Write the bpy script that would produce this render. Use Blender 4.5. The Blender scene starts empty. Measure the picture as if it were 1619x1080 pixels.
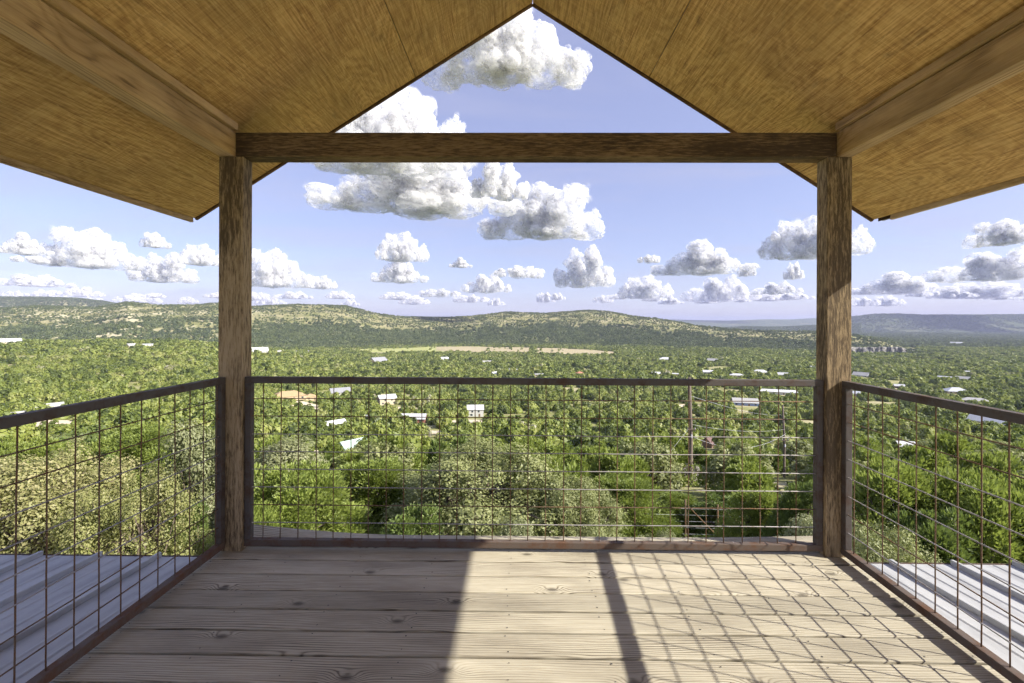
import bpy, bmesh, math, random
import numpy as np
from mathutils import Vector, Matrix

random.seed(7)
RNG = np.random.default_rng(11)
SC = bpy.context.scene
COL = SC.collection
rad = math.radians

# ------------------------------------------------------------------ camera, sky, sun, exposure
EYE_Z = 1.30                       # eye height above the deck (deck top is z = 0)
YAW = rad(0.6)
ROLL = 0.0046                      # the camera was held very slightly out of level
F_PX, CX, HY = 720.0, 809.5, 512.0  # focal length and horizon in photograph pixels (1619 wide), 16 mm lens
cam_data = bpy.data.cameras.new('camera')
cam = bpy.data.objects.new('camera', cam_data)
COL.objects.link(cam)
cam.location = (0, 0, EYE_Z)
cam.rotation_euler = (Matrix.Rotation(YAW, 3, 'Z') @ Matrix.Rotation(rad(90), 3, 'X') @ Matrix.Rotation(ROLL, 3, 'Z')).to_euler()
cam_data.sensor_width = 36.0
cam_data.lens = 36.0 * F_PX / 1619.0
cam_data.shift_y = -(540.0 - HY) / 1619.0
cam_data.clip_start = 0.05
cam_data.clip_end = 120000.0
SC.camera = cam
SC.render.resolution_x, SC.render.resolution_y = 1024, 683

SUN_TRAVEL = Vector((-1.365, 0.44, -1.0)).normalized()
SUN_EL = math.asin(-SUN_TRAVEL.z)
SUN_AZ = math.atan2(-SUN_TRAVEL.x, -SUN_TRAVEL.y)
world = bpy.data.worlds.new('World')
SC.world = world
world.use_nodes = True
wn = world.node_tree
wn.nodes.clear()
sky = wn.nodes.new('ShaderNodeTexSky')
sky.sky_type = 'NISHITA'
sky.sun_disc = False
sky.sun_elevation = SUN_EL
sky.sun_rotation = SUN_AZ
sky.altitude = 400
sky.air_density = 1.0
sky.dust_density = 0.9
sky.ozone_density = 3.0
bg = wn.nodes.new('ShaderNodeBackground')
bg.inputs['Strength'].default_value = 0.092
wo = wn.nodes.new('ShaderNodeOutputWorld')
tint = wn.nodes.new('ShaderNodeMix')          # the periwinkle cast of this sky
tint.data_type, tint.blend_type = 'RGBA', 'MULTIPLY'
tint.inputs[0].default_value = 1.0
tint.inputs[7].default_value = (1.0, 0.87, 0.93, 1)
wtc = wn.nodes.new('ShaderNodeTexCoord')
wsep = wn.nodes.new('ShaderNodeSeparateXYZ')
wn.links.new(wtc.outputs['Generated'], wsep.inputs[0])
wden = wn.nodes.new('ShaderNodeMath')
wden.operation = 'ADD'
wn.links.new(wsep.outputs[2], wden.inputs[0])
wden.inputs[1].default_value = 0.12
wuv = []
for i_, k_ in ((0, 0.55), (1, 1.3)):
    q_ = wn.nodes.new('ShaderNodeMath')
    q_.operation = 'DIVIDE'
    wn.links.new(wsep.outputs[i_], q_.inputs[0])
    wn.links.new(wden.outputs[0], q_.inputs[1])
    q2_ = wn.nodes.new('ShaderNodeMath')
    q2_.operation = 'MULTIPLY'
    wn.links.new(q_.outputs[0], q2_.inputs[0])
    q2_.inputs[1].default_value = k_
    wuv.append(q2_)
wcmb = wn.nodes.new('ShaderNodeCombineXYZ')
wn.links.new(wuv[0].outputs[0], wcmb.inputs[0])
wn.links.new(wuv[1].outputs[0], wcmb.inputs[1])
wnz = wn.nodes.new('ShaderNodeTexNoise')
wn.links.new(wcmb.outputs[0], wnz.inputs['Vector'])
wnz.inputs['Scale'].default_value = 1.0
wnz.inputs['Detail'].default_value = 7
wnz.inputs['Roughness'].default_value = 0.62
wnz.inputs['Distortion'].default_value = 0.5
wrp = wn.nodes.new('ShaderNodeMapRange')
wn.links.new(wnz.outputs[0], wrp.inputs[0])
wrp.inputs[1].default_value, wrp.inputs[2].default_value = 0.48, 0.78
wrp.inputs[3].default_value, wrp.inputs[4].default_value = 0.0, 0.6
cir = wn.nodes.new('ShaderNodeMix')            # thin cirrus veil
cir.data_type = 'RGBA'
cir.inputs[7].default_value = (3.1, 3.5, 3.6, 1)
wn.links.new(wrp.outputs[0], cir.inputs[0])
wn.links.new(sky.outputs[0], cir.inputs[6])
wn.links.new(cir.outputs[2], tint.inputs[6])
even = wn.nodes.new('ShaderNodeMix')          # high thin veil: evens the sky out to lavender-blue
even.data_type = 'RGBA'
even.inputs[0].default_value = 0.55
even.inputs[7].default_value = (1.58, 1.60, 2.40, 1)
wn.links.new(tint.outputs[2], even.inputs[6])
wn.links.new(even.outputs[2], bg.inputs['Color'])
wn.links.new(bg.outputs[0], wo.inputs['Surface'])

sun_data = bpy.data.lights.new('sun', 'SUN')
sun_data.energy = 3.4
sun_data.angle = rad(0.5)
sun_data.color = (1.0, 0.95, 0.86)
sun = bpy.data.objects.new('sun', sun_data)
COL.objects.link(sun)
sun.rotation_euler = SUN_TRAVEL.to_track_quat('-Z', 'Y').to_euler()
sun.location = (20, -10, 30)

SC.view_settings.view_transform = 'Standard'
SC.view_settings.look = 'None'
SC.view_settings.gamma = 1.0
SC.view_settings.use_curve_mapping = False
SC.view_settings.exposure = 1.65
SC.cycles.max_bounces = 7
SC.cycles.diffuse_bounces = 4
SC.cycles.transmission_bounces = 6
SC.cycles.transparent_max_bounces = 28
SC.cycles.volume_bounces = 0
SC.cycles.use_denoising = True
SC.cycles.use_adaptive_sampling = True
SC.cycles.adaptive_threshold = 0.03
SC.cycles.adaptive_min_samples = 24
SC.cycles.sample_clamp_indirect = 8.0

# ------------------------------------------------------------------ helpers
CAM_R = Vector((math.cos(YAW), math.sin(YAW), 0))
CAM_F = Vector((-math.sin(YAW), math.cos(YAW), 0))


def level(px, py):
    """Photograph row with the camera's slight roll taken out."""
    return py - ROLL * (px - CX)


def at(px, py, d):
    """World point at depth d metres along the view axis for a photograph pixel."""
    v = CAM_R * ((px - CX) / F_PX * d) + CAM_F * d
    return Vector((v.x, v.y, EYE_Z - (level(px, py) - HY) / F_PX * d))


def link(o, parent=None):
    COL.objects.link(o)
    if parent is not None:
        o.parent = parent
    return o


def tag(o, label=None, cat=None, group=None, kind=None):
    if label:
        o['label'] = label
    if cat:
        o['category'] = cat
    if group:
        o['group'] = group
    if kind:
        o['kind'] = kind
    return o


def empty(name, loc=(0, 0, 0), rz=0.0):
    o = bpy.data.objects.new(name, None)
    o.empty_display_size = 0.1
    o.location = loc
    o.rotation_euler = (0, 0, rz)
    COL.objects.link(o)
    return o


def mesh_obj(name, me, mats=None, parent=None, loc=None):
    o = bpy.data.objects.new(name, me)
    if mats is not None and not me.materials:
        for m in (mats if isinstance(mats, (list, tuple)) else [mats]):
            me.materials.append(m)
    if loc is not None:
        o.location = loc
    return link(o, parent)


def np_mesh(name, verts, faces, smooth=False, mat_idx=None):
    """verts (n,3), faces (m,k) arrays with constant k -> mesh, quickly."""
    me = bpy.data.meshes.new(name)
    verts = np.asarray(verts, dtype=np.float32)
    faces = np.asarray(faces, dtype=np.int32)
    m, k = faces.shape
    me.vertices.add(len(verts))
    me.vertices.foreach_set('co', verts.ravel())
    me.loops.add(m * k)
    me.loops.foreach_set('vertex_index', faces.ravel())
    me.polygons.add(m)
    me.polygons.foreach_set('loop_start', np.arange(0, m * k, k, dtype=np.int32))
    me.polygons.foreach_set('loop_total', np.full(m, k, dtype=np.int32))
    if smooth:
        me.polygons.foreach_set('use_smooth', np.ones(m, dtype=bool))
    if mat_idx is not None:
        me.polygons.foreach_set('material_index', np.asarray(mat_idx, dtype=np.int32))
    me.update(calc_edges=True)
    me.validate()
    return me


def bm_mesh(name, bm, smooth=False):
    me = bpy.data.meshes.new(name)
    bmesh.ops.recalc_face_normals(bm, faces=bm.faces)
    if smooth:
        for f in bm.faces:
            f.smooth = True
    bm.to_mesh(me)
    bm.free()
    return me


def bm_box(bm, x0, x1, y0, y1, z0, z1):
    vs = [bm.verts.new(p) for p in ((x0, y0, z0), (x1, y0, z0), (x1, y1, z0), (x0, y1, z0),
                                    (x0, y0, z1), (x1, y0, z1), (x1, y1, z1), (x0, y1, z1))]
    for q in ((0, 3, 2, 1), (4, 5, 6, 7), (0, 1, 5, 4), (1, 2, 6, 5), (2, 3, 7, 6), (3, 0, 4, 7)):
        bm.faces.new([vs[i] for i in q])


def box_mesh(name, sx, sy, sz, bevel=0.0, segs=1, cuts=0):
    """Box centred at the origin; cuts subdivides along the longest side."""
    bm = bmesh.new()
    bm_box(bm, -sx / 2, sx / 2, -sy / 2, sy / 2, -sz / 2, sz / 2)
    if bevel > 0:
        bmesh.ops.bevel(bm, geom=list(bm.edges), offset=bevel, segments=segs, affect='EDGES', profile=0.6)
    if cuts:
        ax = int(np.argmax((sx, sy, sz)))
        L = (sx, sy, sz)[ax]
        nrm = Vector((0, 0, 0))
        nrm[ax] = 1
        for i in range(1, cuts):
            c = Vector((0, 0, 0))
            c[ax] = -L / 2 + L * i / cuts
            bmesh.ops.bisect_plane(bm, geom=list(bm.verts) + list(bm.edges) + list(bm.faces), plane_co=c, plane_no=nrm)
    return bm_mesh(name, bm)


def box_obj(name, x0, x1, y0, y1, z0, z1, m, parent=None, bevel=0.003, segs=1):
    me = box_mesh(name, x1 - x0, y1 - y0, z1 - z0, bevel, segs)
    return mesh_obj(name, me, m, parent, ((x0 + x1) / 2, (y0 + y1) / 2, (z0 + z1) / 2))


def tube_arrays(pts, radii, n=8, cap=True):
    pts = [Vector(p) for p in pts]
    verts, faces = [], []
    for i, p in enumerate(pts):
        t = (pts[min(i + 1, len(pts) - 1)] - pts[max(i - 1, 0)]).normalized()
        a = t.cross(Vector((0, 0, 1)) if abs(t.z) < 0.9 else Vector((1, 0, 0))).normalized()
        b = t.cross(a)
        r = radii[i] if hasattr(radii, '__len__') else radii
        for k in range(n):
            an = 2 * math.pi * k / n
            verts.append(p + a * (math.cos(an) * r) + b * (math.sin(an) * r))
    for i in range(len(pts) - 1):
        for k in range(n):
            k2 = (k + 1) % n
            faces.append((i * n + k, i * n + k2, (i + 1) * n + k2, (i + 1) * n + k))
    if cap:
        base = (len(pts) - 1) * n
        for s in (0, base):
            for k in range(1, n - 2, 2):
                faces.append((s, s + k, s + k + 1, s + min(k + 2, n - 1)))
    return [tuple(v) for v in verts], faces


def tube_mesh(name, pts, radii, n=8):
    v, f = tube_arrays(pts, radii, n)
    return np_mesh(name, v, f, smooth=True)


# ---- value noise in numpy
def _hash(ix, iy, seed):
    h = (ix.astype(np.int64) * 374761393 + iy.astype(np.int64) * 668265263 + seed * 69069) & 0x7fffffff
    h = ((h ^ (h >> 13)) * 1274126177) & 0x7fffffff
    return ((h ^ (h >> 16)) & 0xffff) / 65535.0


def vnoise(x, y, seed=0):
    x = np.asarray(x, float)
    y = np.asarray(y, float)
    ix, iy = np.floor(x), np.floor(y)
    fx, fy = x - ix, y - iy
    fx, fy = fx * fx * (3 - 2 * fx), fy * fy * (3 - 2 * fy)
    a, b = _hash(ix, iy, seed), _hash(ix + 1, iy, seed)
    c, d = _hash(ix, iy + 1, seed), _hash(ix + 1, iy + 1, seed)
    return (a * (1 - fx) + b * fx) * (1 - fy) + (c * (1 - fx) + d * fx) * fy


def fbm(x, y, seed=0, octs=4):
    t, a, s = 0, 0.5, 0
    for o in range(octs):
        t = t + a * vnoise(x * 2 ** o, y * 2 ** o, seed + o * 17)
        s += a
        a *= 0.5
    return t / s


def sstep(a, b, x):
    t = np.clip((np.asarray(x, float) - a) / (b - a), 0, 1)
    return t * t * (3 - 2 * t)


# ------------------------------------------------------------------ material helpers
def new_mat(name):
    m = bpy.data.materials.new(name)
    m.use_nodes = True
    m.node_tree.nodes.clear()
    return m, m.node_tree


def nd(nt, typ, ins=None, **props):
    n = nt.nodes.new('ShaderNode' + typ)
    for k, v in props.items():
        setattr(n, k, v)
    for k, v in (ins or {}).items():
        s = n.inputs[k]
        if hasattr(v, 'is_output') or hasattr(v, 'links'):
            nt.links.new(v, s)
        else:
            s.default_value = v
    return n


def mth(nt, op, a, b=None, c=None, clamp=False):
    ins = {0: a}
    if b is not None:
        ins[1] = b
    if c is not None:
        ins[2] = c
    return nd(nt, 'Math', ins, operation=op, use_clamp=clamp).outputs[0]


def vmul(nt, v, s):
    return nd(nt, 'VectorMath', {0: v, 1: s}, operation='MULTIPLY').outputs[0]


def vadd(nt, v, s):
    return nd(nt, 'VectorMath', {0: v, 1: s}, operation='ADD').outputs[0]


def noise(nt, v, scale, detail=2, rough=0.5, dist=0.0):
    return nd(nt, 'TexNoise', {'Vector': v, 'Scale': scale, 'Detail': detail, 'Roughness': rough, 'Distortion': dist}).outputs[0]


def ramp(nt, f, stops, interp='LINEAR'):
    r = nd(nt, 'ValToRGB', {0: f})
    cr = r.color_ramp
    cr.interpolation = interp
    while len(cr.elements) > 1:
        cr.elements.remove(cr.elements[-1])
    for i, (p, c) in enumerate(stops):
        e = cr.elements[0] if i == 0 else cr.elements.new(p)
        e.position = p
        e.color = (*c, 1) if len(c) == 3 else c
    return r.outputs[0]


def mixc(nt, f, a, b, blend='MIX'):
    n = nd(nt, 'Mix', data_type='RGBA', blend_type=blend)
    for s, v in ((n.inputs[0], f), (n.inputs[6], a), (n.inputs[7], b)):
        if hasattr(v, 'links'):
            nt.links.new(v, s)
        elif isinstance(v, tuple):
            s.default_value = (*v, 1) if len(v) == 3 else v
        else:
            s.default_value = v
    return n.outputs[2]


def finish(nt, color, rough=0.7, bump=None, bump_s=0.3, bump_d=0.01, metal=0.0, spec=0.5):
    p = nd(nt, 'BsdfPrincipled')
    for k, v in (('Base Color', color), ('Roughness', rough), ('Metallic', metal), ('Specular IOR Level', spec)):
        if hasattr(v, 'links'):
            nt.links.new(v, p.inputs[k])
        else:
            p.inputs[k].default_value = (*v, 1) if isinstance(v, tuple) else v
    if bump is not None:
        b = nd(nt, 'Bump', {'Height': bump, 'Strength': bump_s, 'Distance': bump_d})
        nt.links.new(b.outputs[0], p.inputs['Normal'])
    o = nd(nt, 'OutputMaterial')
    nt.links.new(p.outputs[0], o.inputs[0])


def wood_coords(nt, axis):
    """Object coordinates turned so that X is the long way of the grain, shifted per object."""
    tc = nd(nt, 'TexCoord').outputs['Object']
    s = nd(nt, 'SeparateXYZ', {0: tc})
    x, y, z = s.outputs
    order = {'X': (x, y, z), 'Y': (y, x, z), 'Z': (z, x, y)}[axis]
    rnd = nd(nt, 'ObjectInfo').outputs['Random']
    c = nd(nt, 'CombineXYZ', {0: order[0], 1: order[1], 2: order[2]}).outputs[0]
    off = nd(nt, 'CombineXYZ', {0: mth(nt, 'MULTIPLY', rnd, 91.7), 1: mth(nt, 'MULTIPLY', rnd, 57.3), 2: mth(nt, 'MULTIPLY', rnd, 33.1)}).outputs[0]
    return vadd(nt, c, off), c, rnd


def wood_mat(name, axis, light, mid, dark, rings=55.0, warp=3.0, knot=1.0, knot_cell=(0.42, 0.2, 0.2), line=0.5,
             streak=0.35, blotch=0.3, blotch_col=None, rough=0.75, bump_d=0.002, vary=0.12, split=0.0, flat_knots=False):
    m, nt = new_mat(name)
    p, loc, rnd = wood_coords(nt, axis)
    sx = nd(nt, 'SeparateXYZ', {0: p}).outputs
    low = noise(nt, vmul(nt, p, (0.9, 5.0, 5.0)), 1.0, 3, 0.45)
    kv = vmul(nt, p, (1 / knot_cell[0], 1 / knot_cell[1], 1 / knot_cell[2] * 0.35))
    vor = nd(nt, 'TexVoronoi', {'Vector': kv, 'Scale': 1.0, 'Randomness': 1.0}, feature='F1', voronoi_dimensions='2D' if flat_knots else '3D')
    kd = vor.outputs['Distance']
    if flat_knots:      # knots in about half of the places
        kd = mth(nt, 'ADD', kd, mth(nt, 'MULTIPLY', mth(nt, 'GREATER_THAN', nd(nt, 'SeparateColor', {0: vor.outputs['Color']}).outputs[0], 0.42), 3.0))
    kk = mth(nt, 'EXPONENT', mth(nt, 'MULTIPLY', mth(nt, 'POWER', mth(nt, 'DIVIDE', kd, 0.15), 2.0), -1.0))
    rc = mth(nt, 'ADD', mth(nt, 'MULTIPLY', sx[1], rings), mth(nt, 'MULTIPLY', low, warp * 2.0))
    rc = mth(nt, 'ADD', rc, mth(nt, 'MULTIPLY', kk, 4.0 * knot))
    rc = mth(nt, 'ADD', rc, mth(nt, 'MULTIPLY', noise(nt, vmul(nt, p, (6, 40, 40)), 1.0, 2), 0.8))
    wv = mth(nt, 'MULTIPLY_ADD', mth(nt, 'SINE', mth(nt, 'MULTIPLY', rc, 2 * math.pi)), 0.5, 0.5)
    wv = mth(nt, 'POWER', wv, 2.2)
    presence = mth(nt, 'MULTIPLY_ADD', noise(nt, vmul(nt, p, (1.5, 9, 9)), 1.0, 2), 1.8, -0.35, clamp=True)
    wv = mth(nt, 'MULTIPLY', wv, presence)
    fine = noise(nt, vmul(nt, p, (5.0, 220.0, 220.0)), 1.0, 3, 0.65)
    f = mth(nt, 'ADD', mth(nt, 'MULTIPLY', wv, line), mth(nt, 'MULTIPLY_ADD', fine, streak * 2, -streak * 0.75), clamp=True)
    c = ramp(nt, f, [(0.0, light), (0.45, mid), (1.0, dark)])
    bl = noise(nt, vmul(nt, p, (1.3, 4.0, 4.0)), 1.6, 4, 0.6)
    blf = mth(nt, 'MULTIPLY', ramp(nt, bl, [(0.42, (0, 0, 0)), (0.68, (1, 1, 1))]), blotch)
    c = mixc(nt, blf, c, blotch_col or dark)
    if knot > 0:
        core = ramp(nt, kd, [(0.0, (1, 1, 1)), (0.045, (0.75, 0.75, 0.75)), (0.075, (0.25, 0.25, 0.25)), (0.11, (0, 0, 0))])
        c = mixc(nt, mth(nt, 'MULTIPLY', core, 0.8 * min(knot, 1.0)), c, tuple(v * 0.45 for v in dark))
    if split > 0:
        crk = noise(nt, vmul(nt, p, (2.2, 60.0, 60.0)), 1.0, 4, 0.7)
        c = mixc(nt, mth(nt, 'MULTIPLY', ramp(nt, crk, [(0.58, (0, 0, 0)), (0.66, (1, 1, 1))]), split), c, tuple(v * 0.35 for v in dark))
    val = mth(nt, 'MULTIPLY_ADD', rnd, vary * 2, 1 - vary)
    hs = nd(nt, 'HueSaturation', {'Hue': 0.5, 'Saturation': 1.0, 'Value': val, 'Fac': 1.0, 'Color': c})
    h = mth(nt, 'SUBTRACT', mth(nt, 'MULTIPLY', fine, 0.9), mth(nt, 'MULTIPLY', wv, 0.6))
    finish(nt, hs.outputs[0], rough, h, 0.6, bump_d, spec=0.25)
    return m


MAT = {}
MAT['deck'] = wood_mat('weathered_decking', 'X', (0.475, 0.432, 0.328), (0.36, 0.32, 0.23), (0.09, 0.073, 0.05), rings=85, warp=3.6,
                       line=0.95, streak=0.5, blotch=0.45, blotch_col=(0.17, 0.145, 0.105), rough=0.75, bump_d=0.002, vary=0.16, knot_cell=(0.40, 0.21, 0.2), flat_knots=True)
MAT['side_beam'] = wood_mat('pale_stained_beam', 'Y', (0.60, 0.42, 0.21), (0.47, 0.31, 0.14), (0.15, 0.09, 0.04), rings=42, warp=3.0,
                            line=0.75, streak=0.7, blotch=0.7, blotch_col=(0.27, 0.18, 0.085), knot=1.3, knot_cell=(0.75, 0.3, 0.3), bump_d=0.002, split=0.35)



def rough_sawn(name, axis, tan, mid, dark, amount):
    m, nt = new_mat(name)
    p, loc, rnd = wood_coords(nt, axis)
    fl = noise(nt, vmul(nt, p, (13.0, 105.0, 105.0)), 1.0, 5, 0.7)
    big = noise(nt, vmul(nt, p, (1.2, 6.0, 6.0)), 1.0, 3, 0.5)
    fine = noise(nt, vmul(nt, p, (7.0, 300.0, 300.0)), 1.0, 2, 0.6)
    f = mth(nt, 'ADD', fl, mth(nt, 'MULTIPLY_ADD', big, 0.7, -0.35 + amount))
    c = ramp(nt, f, [(0.36, tan), (0.49, mid), (0.60, dark), (0.85, tuple(v * 0.6 for v in dark))])
    c = mixc(nt, mth(nt, 'MULTIPLY', fine, 0.25), c, mid)
    kv = vmul(nt, p, (1.9, 7.5, 2.5))
    kd = nd(nt, 'TexVoronoi', {'Vector': kv, 'Scale': 1.0}).outputs['Distance']
    core = ramp(nt, kd, [(0.0, (1, 1, 1)), (0.08, (0.85, 0.85, 0.85)), (0.13, (0.1, 0.1, 0.1)), (0.17, (0.35, 0.35, 0.35)), (0.21, (0, 0, 0))])
    c = mixc(nt, mth(nt, 'MULTIPLY', core, 0.6), c, tuple(v * 0.5 for v in dark))
    h = mth(nt, 'SUBTRACT', mth(nt, 'MULTIPLY', fine, 0.6), f)
    finish(nt, c, 0.8, h, 0.75, 0.003, spec=0.2)
    return m


MAT['post'] = rough_sawn('rough_sawn_post', 'Z', (0.40, 0.305, 0.18), (0.27, 0.195, 0.105), (0.085, 0.06, 0.035), 0.015)
MAT['cross_beam'] = rough_sawn('dark_cross_beam', 'X', (0.24, 0.165, 0.09), (0.15, 0.097, 0.05), (0.06, 0.04, 0.024), 0.03)
MAT['trim'] = rough_sawn('weathered_trim', 'X', (0.22, 0.13, 0.06), (0.12, 0.07, 0.035), (0.05, 0.03, 0.02), 0.02)
MAT['eave_trim'] = rough_sawn('pale_eave_trim', 'Y', (0.50, 0.36, 0.19), (0.38, 0.26, 0.13), (0.20, 0.13, 0.07), -0.08)


def plywood():
    m, nt = new_mat('stained_plywood')
    p, loc, rnd = wood_coords(nt, 'Y')     # grain along the sheet's Y
    warpn = noise(nt, vmul(nt, p, (0.55, 2.1, 1.0)), 1.0, 2, 0.4, 0.3)
    rc = mth(nt, 'MULTIPLY', warpn, 42.0)
    rc = mth(nt, 'ADD', rc, mth(nt, 'MULTIPLY', noise(nt, vmul(nt, p, (14, 30, 14)), 1.0, 2), 0.9))
    wv = mth(nt, 'MULTIPLY_ADD', mth(nt, 'SINE', mth(nt, 'MULTIPLY', rc, 2 * math.pi)), 0.5, 0.5)
    fine = noise(nt, vmul(nt, p, (4.0, 120.0, 40.0)), 1.0, 4, 0.7)
    cross = noise(nt, vmul(nt, p, (130.0, 3.0, 3.0)), 1.0, 2, 0.6)
    flake = noise(nt, vmul(nt, p, (16.0, 90.0, 30.0)), 1.0, 3, 0.7)
    f = mth(nt, 'ADD', mth(nt, 'MULTIPLY', wv, 0.2), mth(nt, 'MULTIPLY_ADD', fine, 1.7, -0.62))
    f = mth(nt, 'ADD', f, mth(nt, 'MULTIPLY_ADD', cross, 0.55, -0.27))
    c = ramp(nt, f, [(0.0, (0.76, 0.50, 0.21)), (0.3, (0.60, 0.365, 0.13)), (0.62, (0.37, 0.20, 0.068)), (1.0, (0.14, 0.07, 0.024))])
    c = mixc(nt, ramp(nt, flake, [(0.57, (0, 0, 0)), (0.66, (0.8, 0.8, 0.8))]), c, (0.78, 0.54, 0.23))
    bl = noise(nt, vmul(nt, p, (1.2, 1.8, 1.8)), 1.5, 5, 0.62)
    c = mixc(nt, ramp(nt, bl, [(0.42, (0, 0, 0)), (0.68, (0.45, 0.45, 0.45))]), c, (0.26, 0.165, 0.06))
    bl2 = noise(nt, vmul(nt, p, (2.4, 5.0, 3.0)), 2.2, 4, 0.65)
    c = mixc(nt, ramp(nt, bl2, [(0.60, (0, 0, 0)), (0.76, (0.5, 0.5, 0.5))]), c, (0.10, 0.06, 0.03))
    val = mth(nt, 'MULTIPLY_ADD', rnd, 0.2, 0.9)
    hs = nd(nt, 'HueSaturation', {'Hue': 0.5, 'Saturation': 1.0, 'Value': val, 'Fac': 1.0, 'Color': c})
    finish(nt, hs.outputs[0], 0.6, mth(nt, 'SUBTRACT', flake, mth(nt, 'MULTIPLY', fine, 1.0)), 0.5, 0.0015, spec=0.3)
    return m


MAT['plywood'] = plywood()


def steel(name, base, rust, amount, rough=0.45):
    m, nt = new_mat(name)
    tc = nd(nt, 'TexCoord').outputs['Object']
    a = noise(nt, tc, 9.0, 5, 0.65)
    b = noise(nt, tc, 60.0, 3, 0.6)
    f = mth(nt, 'ADD', mth(nt, 'MULTIPLY', a, 0.75), mth(nt, 'MULTIPLY', b, 0.25))
    k = ramp(nt, f, [(0.5 - amount, (0, 0, 0)), (0.66 - amount, (1, 1, 1))])
    c = mixc(nt, k, base, rust)
    r = mth(nt, 'MULTIPLY_ADD', k, 0.35, rough)
    finish(nt, c, r, f, 0.2, 0.0008, metal=0.0, spec=0.25)
    return m


MAT['rail'] = steel('dark_rail_steel', (0.085, 0.073, 0.063), (0.075, 0.048, 0.034), 0.02, 0.6)
MAT['rail_rust'] = steel('rusty_rail_steel', (0.105, 0.08, 0.063), (0.105, 0.056, 0.033), 0.03, 0.62)
MAT['rail_red'] = steel('red_rust_steel', (0.11, 0.08, 0.06), (0.12, 0.062, 0.036), 0.07, 0.65)
MAT['wire'] = steel('rusty_wire', (0.13, 0.09, 0.055), (0.15, 0.075, 0.032), 0.05, 0.6)
MAT['wire_grey'] = steel('galvanised_wire', (0.30, 0.28, 0.26), (0.17, 0.10, 0.06), -0.04, 0.45)


def sheet_metal():
    m, nt = new_mat('galvalume_sheet')
    tc = nd(nt, 'TexCoord').outputs['Object']
    a = noise(nt, vmul(nt, tc, (6.0, 1.2, 6.0)), 1.0, 5, 0.6)
    b = noise(nt, tc, 14.0, 5, 0.7)
    c = ramp(nt, a, [(0.3, (0.43, 0.43, 0.42)), (0.55, (0.37, 0.37, 0.36)), (0.7, (0.28, 0.28, 0.275))])
    c = mixc(nt, ramp(nt, b, [(0.55, (0, 0, 0)), (0.75, (0.35, 0.35, 0.35))]), c, (0.2, 0.19, 0.18))
    finish(nt, c, mth(nt, 'MULTIPLY_ADD', b, 0.2, 0.5), None, metal=0.0, spec=0.3)
    return m


MAT['sheet'] = sheet_metal()


def plain(name, col, rough=0.8, nscale=2.0, vary=0.25, metal=0.0, bump=0.0):
    m, nt = new_mat(name)
    tc = nd(nt, 'TexCoord').outputs['Object']
    a = noise(nt, tc, nscale, 5, 0.6)
    c = mixc(nt, a, tuple(min(1, v * (1 + vary)) for v in col), tuple(v * (1 - vary) for v in col))
    finish(nt, c, rough, a if bump else None, bump, 0.02, metal)
    return m


MAT['nail'] = plain('dark_nail', (0.04, 0.035, 0.03), 0.6, 30)
MAT['stone_wall'] = plain('limestone_wall', (0.42, 0.37, 0.28), 0.9, 3)


# ------------------------------------------------------------------ terrain
R_PX = np.array([-900, -200, 0, 60, 150, 200, 250, 300, 345, 400, 470, 545, 600, 640, 690, 740, 800, 860, 930, 960, 1000, 1060, 1100, 1150, 1200, 1250, 1300, 1350, 1400, 1440, 1475, 1520, 4000], float)
R_PY = np.array([481, 485, 487, 483, 486, 477, 482, 482, 479, 484, 481, 483, 496, 501, 502, 500, 493, 495, 490, 492, 499, 507, 515, 521, 524, 525, 525, 531, 541, 556, 572, 600, 600], float)
D_RIDGE = (np.array([-600, 0, 345, 545, 690, 800, 930, 1060, 1150, 1300, 1440, 4000], float), np.array([1500, 1650, 1700, 1900, 2000, 2100, 2100, 1900, 1700, 1500, 1300, 1250], float))
D_BASE = (np.array([200, 345, 545, 690, 960, 1100, 1300, 1440, 4000], float), np.array([900, 1000, 1200, 1390, 1390, 1310, 1160, 1050, 1050], float))
VD = np.array([0, 4, 10, 20, 35, 50, 75, 100, 150, 200, 300, 400, 550, 750, 1000, 1400, 6000, 30000], float)
VZ = np.array([-6.8, -7, -7.4, -8.6, -12.2, -16.5, -23, -29, -38, -45, -54, -59, -63, -66, -67.5, -67.5, -67.5, -66], float)
LD = np.array([0, 4, 10, 20, 35, 50, 75, 100, 150, 200, 300, 400, 550, 700, 820, 1000, 1400, 30000], float)
LZ = np.array([-6.8, -7, -7.4, -8.6, -12.0, -16, -22, -27, -34, -38, -40, -39, -35.5, -31, -40, -58, -66, -66], float)
FAR_RIDGES = [   # (px list, py list, distance, front width, back width)
    ([-900, -200, 0, 60, 120, 165, 260, 400], [466, 468, 470, 471, 473, 477, 495, 560], 3300, 1200, 1500),
    ([300, 500, 640, 700, 760, 900, 1000], [502, 501, 499, 500, 501, 502, 504], 6500, 1500, 2000),
    ([940, 1060, 1090, 1150, 1200, 1250, 1290, 1350, 1500], [514, 505, 506, 507, 505, 505, 503, 505, 508], 9000, 2000, 2500),
    ([1060, 1120, 1180, 1230, 1270, 1310, 1360], [560, 520, 517, 518, 516, 514, 512], 4200, 900, 1500),
    ([1270, 1320, 1348, 1385, 1420, 1460, 1530, 1619, 1900, 4000], [525, 506, 501, 497, 497, 499, 499, 498, 497, 496], 5200, 1000, 2500),
]
HILL_S = np.array([0, 0.12, 0.28, 0.46, 0.50, 0.62, 0.66, 0.85, 1.0])
HILL_F = np.array([0, 0.07, 0.24, 0.46, 0.57, 0.70, 0.77, 0.93, 1.0])


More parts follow.
